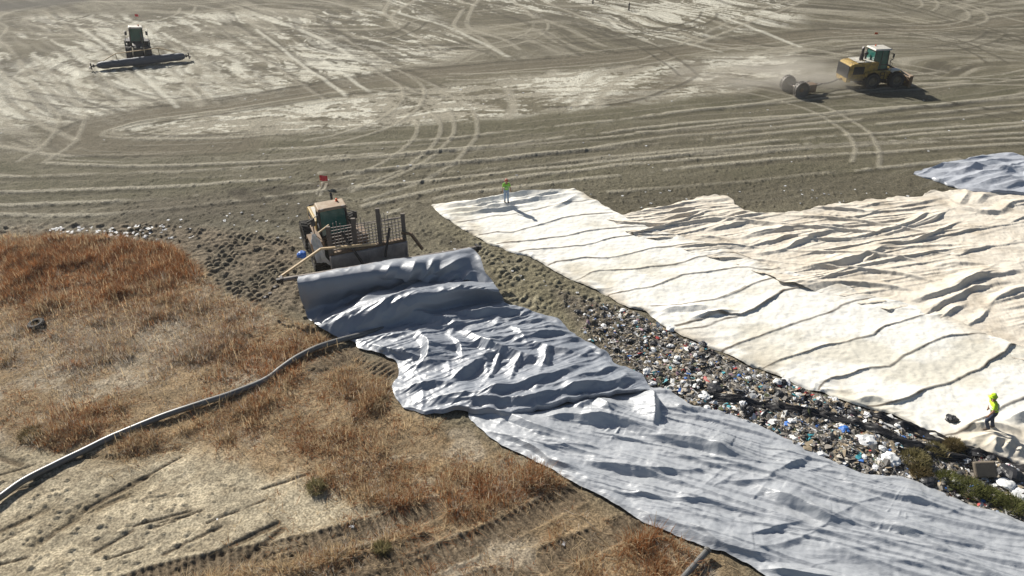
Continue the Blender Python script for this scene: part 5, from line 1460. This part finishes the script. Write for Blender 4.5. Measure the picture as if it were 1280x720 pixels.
for kind, nm, cl_, lab, cat, grp, n, s0, s1 in SPEC:
    ms = [piece_mesh(kind, cm[cl_], 20 + k) for k in range(3)]
    q = sample_poly(RUBW, n, rr, rub_d)
    for k in range(n):
        o = bpy.data.objects.new(nm, ms[k % 3]); COL.objects.link(o); s = rr.uniform(s0, s1)
        o.location = (q[k, 0], q[k, 1], float(gz(q[k, 0], q[k, 1])) + .03); o.scale = (s, s, s); o.rotation_euler = (rr.normal(0, .25), rr.normal(0, .25), rr.uniform(0, 6.28))
        tag(o, lab, cat, grp)
BIG = [('plastic_bag', 'large white plastic bag at the middle of the rubbish, right of the blue one', 'plastic bag', 1083, 552, 0.34, 'white', 4, 0.36), ('plastic_bag', 'brightest blue plastic bag, under the black plastic strip', 'plastic bag', 1055, 538, 0.19, 'blue', 5, 0.48),
       ('plastic_bag', 'blue plastic bag left of the brightest one, near the grey sheet', 'plastic bag', 985, 531, 0.14, 'blue', 6, 0.48), ('plastic_bag', 'heap of white bags just above the dark green weeds', 'plastic bag', 1112, 577, 0.34, 'white', 7, 0.48),
       ('plastic_bag', 'white plastic bag beside the brown cushion', 'plastic bag', 1258, 606, 0.26, 'white', 8, 0.40), ('plastic_bag', 'big black bag beside the brown cushion', 'plastic bag', 1263, 595, 0.37, 'black', 9, 0.48), ('plastic_bag', 'white bag in the green weeds at the lower right', 'plastic bag', 1196, 605, 0.19, 'white', 10, 0.48),
       ('plastic_bag', 'black bag at the foot of the green weeds', 'plastic bag', 1160, 603, 0.26, 'black', 13, 0.48), ('plastic_bag', 'white bag resting on the edge of the bright white sheet', 'plastic bag', 838, 412, 0.21, 'white', 14, 0.48), ('plastic_bag', 'red bag near the upper end of the rubbish', 'plastic bag', 822, 424, 0.10, 'red', 15, 0.56),
       ('plastic_bag', 'pale bag beside the upper end of the black strip', 'plastic bag', 880, 496, 0.22, 'white', 16, 0.40), ('plastic_bag', 'white bag at the right frame edge under the cushion', 'plastic bag', 1274, 618, 0.31, 'white', 17, 0.32),
       ('plastic_bag', 'black bundle lying alone on the white cover sheet', 'plastic bag', 1189, 525, 0.22, 'black', 18, 0.56), ('plastic_bag', 'dark bag at the top of the black plastic strip', 'plastic bag', 893, 487, 0.34, 'black', 19, 0.40)]
for nm, lab, cat, px, py, r, cl_, sd_, sz in BIG:
    lump(nm, lab, cat, spot(px, py, .02), r, cm[cl_], sd_, sz=sz, amp=.7)
# bunched black plastic
def strip_sheet(label, px, w, seed):
    L = evenly([P(*p)[:2] for p in px], .12); n = len(L); q = 15
    t = np.gradient(L, axis=0); t /= np.linalg.norm(t, axis=1)[:, None]; nr = np.stack([-t[:, 1], t[:, 0]], 1)
    v = np.linspace(-1, 1, q)[None, :]; s = np.arange(n)[:, None] * .12
    wd = w * (.55 + .6 * vn(s*.5, s*0, seed)) * np.minimum(1, np.minimum(s + .1, s[-1] - s + .1) / .8)
    off = (vn(s*.35, s*0 + 4, seed) - .5) * .7
    X = L[:, :1] + nr[:, :1] * (v * wd + off); Y = L[:, 1:] + nr[:, 1:] * (v * wd + off)
    h = (ridged(s*1.2 + v*0, v*1.6 + s*.5, seed, 3) - .35) * .42 * (1 - v ** 2 * .7)
    Z_ = gz(X, Y) + np.maximum(h, .0) + .05
    o = np_mesh('plastic_sheet', np.stack([X, Y, Z_], -1).reshape(-1, 3), grid_faces(n, q), M['black_plastic'], smooth=True)
    tag(o, label, 'plastic sheet')
strip_sheet('long bunched black plastic sheet running down the middle of the rubbish', [(868,487),(905,497),(950,506),(1000,516),(1050,527),(1100,541),(1150,556),(1215,574)], .24, 31)
strip_sheet('second black plastic strip along the edge of the white sheet toward the frame edge', [(1085,522),(1120,533),(1160,548),(1205,566),(1250,580),(1310,604)], .30, 33)
strip_sheet('thin black plastic strand lying just below the long bunched one', [(1120,562),(1160,572),(1200,582),(1225,590)], .12, 35)
# cushion
p = spot(1230, 598, .12)
t = thing('cushion', 'square brown grey seat cushion tilted up among the green weeds', 'cushion', p, R(-14)); t.rotation_euler = (R(50), R(-14), R(-10)); t.scale = (.78, .72, .8)
b = MB(); b.box((0, 0, .45), (.92, .80, .26)); o = b.build('pad', M['sofa'], t, bevel=.07); o.location = (0, .3, -.35)
b = MB(); b.box((0, 0, .28), (.90, .78, .10)); o = b.build('base', M['sofa_dark'], t, bevel=.02); o.location = (0, .3, -.35)

# scraps blown over the plain and the grass edge
sm = [piece_mesh('film', cm['white'], 40), piece_mesh('film', cm['white'], 41), piece_mesh('film', cm['grey'], 42)]
SC = [(random.uniform(60, 215), random.uniform(284, 300)) for _ in range(70)] + [(random.uniform(300, 1000), random.uniform(190, 270)) for _ in range(46)] + [(random.uniform(200, 380), random.uniform(268, 300)) for _ in range(24)] + \
     [(random.uniform(0, 1280), random.uniform(100, 190)) for _ in range(40)] + [(random.uniform(540, 760), random.uniform(290, 380)) for _ in range(24)] + [(random.uniform(960, 1140), random.uniform(238, 262)) for _ in range(22)] + [(395, 435), (362, 425), (365, 433), (705, 602), (705, 680), (788, 647), (272, 650), (440, 660)]
for k, (px, py) in enumerate(SC):
    p = P(px, py)
    if gsamp(tarp_mask, p.x, p.y) > .05: continue
    o = bpy.data.objects.new('plastic_scrap', sm[k % 3]); COL.objects.link(o); p.z = float(gz(p.x, p.y)) + .02
    s = random.uniform(.04, .095) if k >= 70 else random.uniform(.06, .16); o.location = p; o.scale = (s, s, s*.8); o.rotation_euler = (0, 0, random.uniform(0, 6))
    tag(o, 'small pale plastic scrap blown onto the open soil', 'scrap', 'plastic scraps blown over the soil')

# ================================================================== PLANTS
def leafy(n, r, h, seed, colA, colB, w=.03, ln=.22):
    g_ = np.random.default_rng(seed)
    th = g_.uniform(0, 2*PI, n); rad = np.sqrt(g_.random(n)) * r; zc = g_.random(n) ** .8
    bx, by = np.cos(th)*rad, np.sin(th)*rad
    top = h * (1 - (rad/r)**2 * .6) * (.65 + .6*vn(bx*3 + seed, by*3, seed))
    z0 = zc * top
    az = th + g_.normal(0, .8, n); el = g_.uniform(.15, 1.3, n); l = ln * g_.uniform(.6, 1.3, n)
    d = np.stack([np.cos(az)*np.cos(el), np.sin(az)*np.cos(el), np.sin(el)], -1) * l[:, None]
    sd_ = np.stack([-np.sin(az), np.cos(az), np.zeros(n)], -1) * w
    o_ = np.stack([bx, by, z0], -1)
    V_ = np.stack([o_ - sd_, o_ + sd_, o_ + d*.6 + sd_*.8, o_ + d, ], 1)
    F_ = np.arange(n*4).reshape(n, 4)
    t = g_.random((n, 1)); c = np.array(colA)*(1-t) + np.array(colB)*t
    return V_.reshape(-1, 3), F_, np.repeat(c, 4, 0)
def grass_mat(name):
    m = bpy.data.materials.new(name); m.use_nodes = True; nt = m.node_tree
    b = nt.nodes['Principled BSDF']; out = nt.nodes['Material Output']
    a = nt.nodes.new('ShaderNodeAttribute'); a.attribute_name = 'Col'
    tr = nt.nodes.new('ShaderNodeBsdfTranslucent'); mx = nt.nodes.new('ShaderNodeMixShader'); mx.inputs['Fac'].default_value = .5
    nt.links.new(a.outputs['Color'], b.inputs['Base Color']); nt.links.new(a.outputs['Color'], tr.inputs['Color'])
    b.inputs['Roughness'].default_value = .8; b.inputs['Specular IOR Level'].default_value = .2
    nt.links.new(b.outputs['BSDF'], mx.inputs[1]); nt.links.new(tr.outputs['BSDF'], mx.inputs[2]); nt.links.new(mx.outputs['Shader'], out.inputs['Surface'])
    return m
m_gr = grass_mat('dry grass blades')
SHR = [(1143,577,0.51,0.37,'dark olive bush, largest of the weeds in the rubbish',0),(1170,566,0.41,0.28,'olive weed just right of the largest olive bush',0),(1192,558,0.34,0.22,'low brownish weed by the black plastic strip',2),(1185,601,0.41,0.25,'low green weed between white bags below the olive bush',1),(1212,612,0.51,0.31,'bright green weed left of the brown cushion foot',1),
       (1150,592,0.34,0.22,'brown green weed at the lower side of the largest olive bush',2),(1240,622,0.41,0.25,'green weed under the brown cushion at the tarpaulin edge',1),(1268,634,0.48,0.31,'bright green weed at the right frame edge',1),
       (396,612,0.29,0.31,'olive green bush standing in dry grass near the bare clay',0),(478,688,0.24,0.25,'grey green weed between two crawler tracks',0),(40,545,0.41,0.25,'low olive weed near the left end of the hose',2)]
CB = [((.13,.115,.045),(.28,.24,.12)), ((.085,.10,.025),(.21,.21,.08)), ((.11,.085,.04),(.22,.17,.08))]
for i, (px, py, r, h, lab, k) in enumerate(SHR):
    V_, F_, c_ = leafy(1100 if i < 8 else 380, r, h, 60 + i, *CB[k], w=.012, ln=.17 if i < 8 else .24)
    o = np_mesh('weed', V_, F_, m_gr, c_, smooth=False); o.location = spot(px, py, -.02); tag(o, lab, 'weed')

# dry grass: tufts over the slope, kept off the crawler tracks, the bare clay and the soil
GW = [P(*q)[:2] for q in GRASS]
def gauss(px, py, cx, cy, sx, sy): return np.exp(-((px-cx)/sx)**2 - ((py-cy)/sy)**2)
def rust_w(px, py):
    return np.clip(1.3*gauss(px, py, 60, 340, 190, 50) + 1.1*gauss(px, py, 215, 325, 60, 30) + .8*gauss(px, py, 340, 450, 70, 45) + .6*gauss(px, py, 560, 630, 110, 40) + 1.3*gauss(px, py, 820, 690, 70, 40) + .5*gauss(px, py, 80, 525, 90, 30) + .55*gauss(px, py, 640, 600, 60, 30) + .5*gauss(px, py, 400, 540, 140, 60) + .7*gauss(px, py, 560, 700, 60, 30), 0, 1.4)
def grey_w(px, py): return np.clip(gauss(px, py, 190, 430, 130, 50) + .6*gauss(px, py, 60, 450, 80, 50) + .4*gauss(px, py, 300, 380, 60, 40), 0, 1)
def dens_g(q):
    px, py = to_px(q[:, 0], q[:, 1])
    d = .05 + 1.0*sst(.46, .62, fbm(q[:, 0]*.55, q[:, 1]*.55, 500, 4)) + .35*rust_w(px, py) + .2*grey_w(px, py)
    d = d * (1 - .93*gsamp(track_mask, q[:, 0], q[:, 1]))
    bare = gsamp(mb, q[:, 0], q[:, 1]); d = d * (1 - .95*np.clip(bare*1.2, 0, 1))
    d = d * (1 - .9*gauss(px, py, 590, 560, 90, 22)) * (1 - .7*gauss(px, py, 450, 455, 60, 25)) * (1 - .5*gauss(px, py, 700, 640, 90, 25))
    d = d * (gsamp(tarp_mask, q[:, 0], q[:, 1]) < .02)
    return np.clip(d, 0, 1.2) / 1.2
rg = np.random.default_rng(77)
NT = 27000
tq = sample_poly(GW, NT, rg, dens_g)
px, py = to_px(tq[:, 0], tq[:, 1])
rw = rust_w(px, py); gw_ = grey_w(px, py)
big = sst(.45, .7, fbm(tq[:, 0]*.7, tq[:, 1]*.7, 510, 3))
hN = vn(tq[:, 0]*1.9, tq[:, 1]*1.9, 512)
hgt = (.07 + .22*big + .22*rw*rg.random(NT)) * (.5 + .9*hN)
NBL = 11
nb = NT * NBL
ti = np.repeat(np.arange(NT), NBL)
rad = .05 + .10*rg.random(nb); az = rg.uniform(0, 2*PI, nb)
bx = tq[ti, 0] + np.cos(az)*rad*rg.random(nb)*1.6; by = tq[ti, 1] + np.sin(az)*rad*rg.random(nb)*1.6
bz = gz(bx, by) - .02
hh = hgt[ti] * rg.uniform(.55, 1.3, nb); lean = rg.uniform(.15, 1.0, nb) * hh
# part of the stalks lie flat, matted
tall = rg.random(nb) < .009; hh = np.where(tall, rg.uniform(.35, .75, nb), hh); lean = np.where(tall, hh*rg.uniform(.1, .6, nb), lean)
flatm = ~tall & (rg.random(nb) < (.30 + .25*gw_[ti])); hh = np.where(flatm, hh*.22, hh); lean = np.where(flatm, .35 + .3*rg.random(nb), lean)
dx, dy = np.cos(az), np.sin(az); wd = rg.uniform(.004, .011, nb)
sx, sy = -dy*wd, dx*wd
B0 = np.stack([bx, by, bz], -1); Sd = np.stack([sx, sy, np.zeros(nb)], -1)
Mi = B0 + np.stack([dx*lean*.35, dy*lean*.35, hh*.6], -1); Tp = B0 + np.stack([dx*lean, dy*lean, hh], -1)
V_ = np.stack([B0 - Sd, B0 + Sd, Mi + Sd*.8, Mi - Sd*.8, Tp + Sd*.35, Tp - Sd*.35], 1).reshape(-1, 3)
k6 = np.arange(nb)[:, None] * 6
F_ = np.concatenate([k6 + np.array([[0, 1, 2, 3]]), k6 + np.array([[3, 2, 4, 5]])], 0)
straw = np.array([.54, .42, .26]); rust = np.array([.31, .135, .052]); grey = np.array([.50, .45, .38]); brown = np.array([.33, .195, .095])
pick = rg.random(NT); tuf = np.zeros((NT, 3))
pr = np.clip(.16 + .8*rw*(.4 + .9*fbm(tq[:, 0]*.6, tq[:, 1]*.6, 520, 2)), 0, .95); pg = np.clip(.16 + .8*gw_, 0, .85)
tuf[:] = straw
tuf[pick < .25] = brown
isg = rg.random(NT) < pg; tuf[isg] = grey
isr = rg.random(NT) < pr; tuf[isr] = rust
cb = tuf[ti] * rg.uniform(.7, 1.3, (nb, 1)); mix = rg.random(nb) < .2; mix |= tall; cb[mix] = straw * rg.uniform(.7, 1.2, (mix.sum(), 1))
o = np_mesh('grass', V_, F_, m_gr, np.repeat(cb, 6, 0), smooth=False)
tag(o, 'dry rust and straw coloured grass covering the near left slope', 'grass', kind='stuff')

# ================================================================== AIR
def volume_box(name, lo, hi, dens, colr, noise=None):
    b = MB(); c = [(a + d)/2 for a, d in zip(lo, hi)]; b.box(c, [d - a for a, d in zip(lo, hi)])
    m = bpy.data.materials.new(name); m.use_nodes = True; nt = m.node_tree; nt.nodes.remove(nt.nodes['Principled BSDF'])
    v = nt.nodes.new('ShaderNodeVolumePrincipled'); v.inputs['Color'].default_value = (*colr, 1); v.inputs['Density'].default_value = dens; v.inputs['Anisotropy'].default_value = .3
    nt.links.new(v.outputs['Volume'], nt.nodes['Material Output'].inputs['Volume'])
    o = b.build(name, m); tag(o, kind='stuff'); return o
volume_box('haze', (-95, -8, -1.6), (95, 135, 24), .0003, (.93, .92, .90))

def dust_puff(name, c, r, dens):
    b = MB(); bm = bmesh.new(); bmesh.ops.create_icosphere(bm, subdivisions=3, radius=1)
    b.add([v.co[:] for v in bm.verts], [tuple(v.index for v in f.verts) for f in bm.faces]); bm.free()
    m = bpy.data.materials.new(name); m.use_nodes = True; nt = m.node_tree; nt.nodes.remove(nt.nodes['Principled BSDF'])
    v = nt.nodes.new('ShaderNodeVolumePrincipled'); v.inputs['Color'].default_value = (.86, .80, .70, 1); v.inputs['Anisotropy'].default_value = .2
    tc = nt.nodes.new('ShaderNodeTexCoord'); ln = nt.nodes.new('ShaderNodeVectorMath'); ln.operation = 'LENGTH'
    nt.links.new(tc.outputs['Object'], ln.inputs[0])
    mr = nt.nodes.new('ShaderNodeMapRange'); mr.inputs['From Min'].default_value = 1.0; mr.inputs['From Max'].default_value = .25; mr.inputs['To Min'].default_value = 0; mr.inputs['To Max'].default_value = dens
    nt.links.new(ln.outputs['Value'], mr.inputs['Value'])
    nz = nt.nodes.new('ShaderNodeTexNoise'); nz.inputs['Scale'].default_value = 2.2; nz.inputs['Detail'].default_value = 4; nt.links.new(tc.outputs['Object'], nz.inputs['Vector'])
    m2 = nt.nodes.new('ShaderNodeMapRange'); m2.inputs['From Min'].default_value = .4; m2.inputs['From Max'].default_value = .7
    nt.links.new(nz.outputs['Fac'], m2.inputs['Value'])
    mm = nt.nodes.new('ShaderNodeMath'); mm.operation = 'MULTIPLY'; nt.links.new(mr.outputs['Result'], mm.inputs[0]); nt.links.new(m2.outputs['Result'], mm.inputs[1])
    nt.links.new(mm.outputs['Value'], v.inputs['Density']); nt.links.new(v.outputs['Volume'], nt.nodes['Material Output'].inputs['Volume'])
    o = b.build(name, m); o.location = c; o.scale = r; tag(o, 'pale dust cloud drifting behind the towed roller', 'dust', kind='stuff'); return o
pd = spot(955, 108); dust_puff('dust', (pd.x, pd.y, .6), (10, 5, 2.2), .38)
pd = spot(1010, 100); dust_puff('dust', (pd.x, pd.y, .5), (6, 4, 1.6), .34)['label'] = 'thin dust between the towed roller and the yellow tractor'
# ================================================================== LIGHT, SKY, CAMERA
SUN_AZ = math.atan2(.76, -.65)          # horizontal direction towards the sun, from +X
SUN_EL = R(32.5)
sd = Vector((math.cos(SUN_AZ) * math.cos(SUN_EL), math.sin(SUN_AZ) * math.cos(SUN_EL), math.sin(SUN_EL)))
sl = bpy.data.lights.new('sun', 'SUN'); sl.energy = 5.0; sl.angle = R(.53); sl.color = (1.0, .955, .87)
so = bpy.data.objects.new('sun', sl); COL.objects.link(so); so.rotation_euler = sd.to_track_quat('Z', 'Y').to_euler()
so.location = (-30, 30, 60)
w = bpy.data.worlds.new('World'); S.world = w; w.use_nodes = True
nt = w.node_tree; sky = nt.nodes.new('ShaderNodeTexSky'); sky.sky_type = 'NISHITA'; sky.sun_disc = False
sky.sun_elevation = SUN_EL; sky.sun_rotation = PI / 2 - SUN_AZ
sky.air_density = 1.0; sky.dust_density = 1.5; sky.ozone_density = 1.0
nt.links.new(sky.outputs['Color'], nt.nodes['Background'].inputs['Color'])
nt.nodes['Background'].inputs['Strength'].default_value = .05
S.view_settings.view_transform = 'Standard'; S.view_settings.look = 'None'; S.view_settings.gamma = 1; S.view_settings.exposure = .55
S.view_settings.use_curve_mapping = False
cd = bpy.data.cameras.new('camera'); cam = bpy.data.objects.new('camera', cd); COL.objects.link(cam)
cam.location = (0, 0, CAM_H); cam.rotation_euler = (PI / 2 - PITCH, 0, 0)
cd.sensor_width = 36; cd.lens = 36 * FPX / 1280; cd.clip_end = 3000; cd.clip_start = .5
S.camera = cam
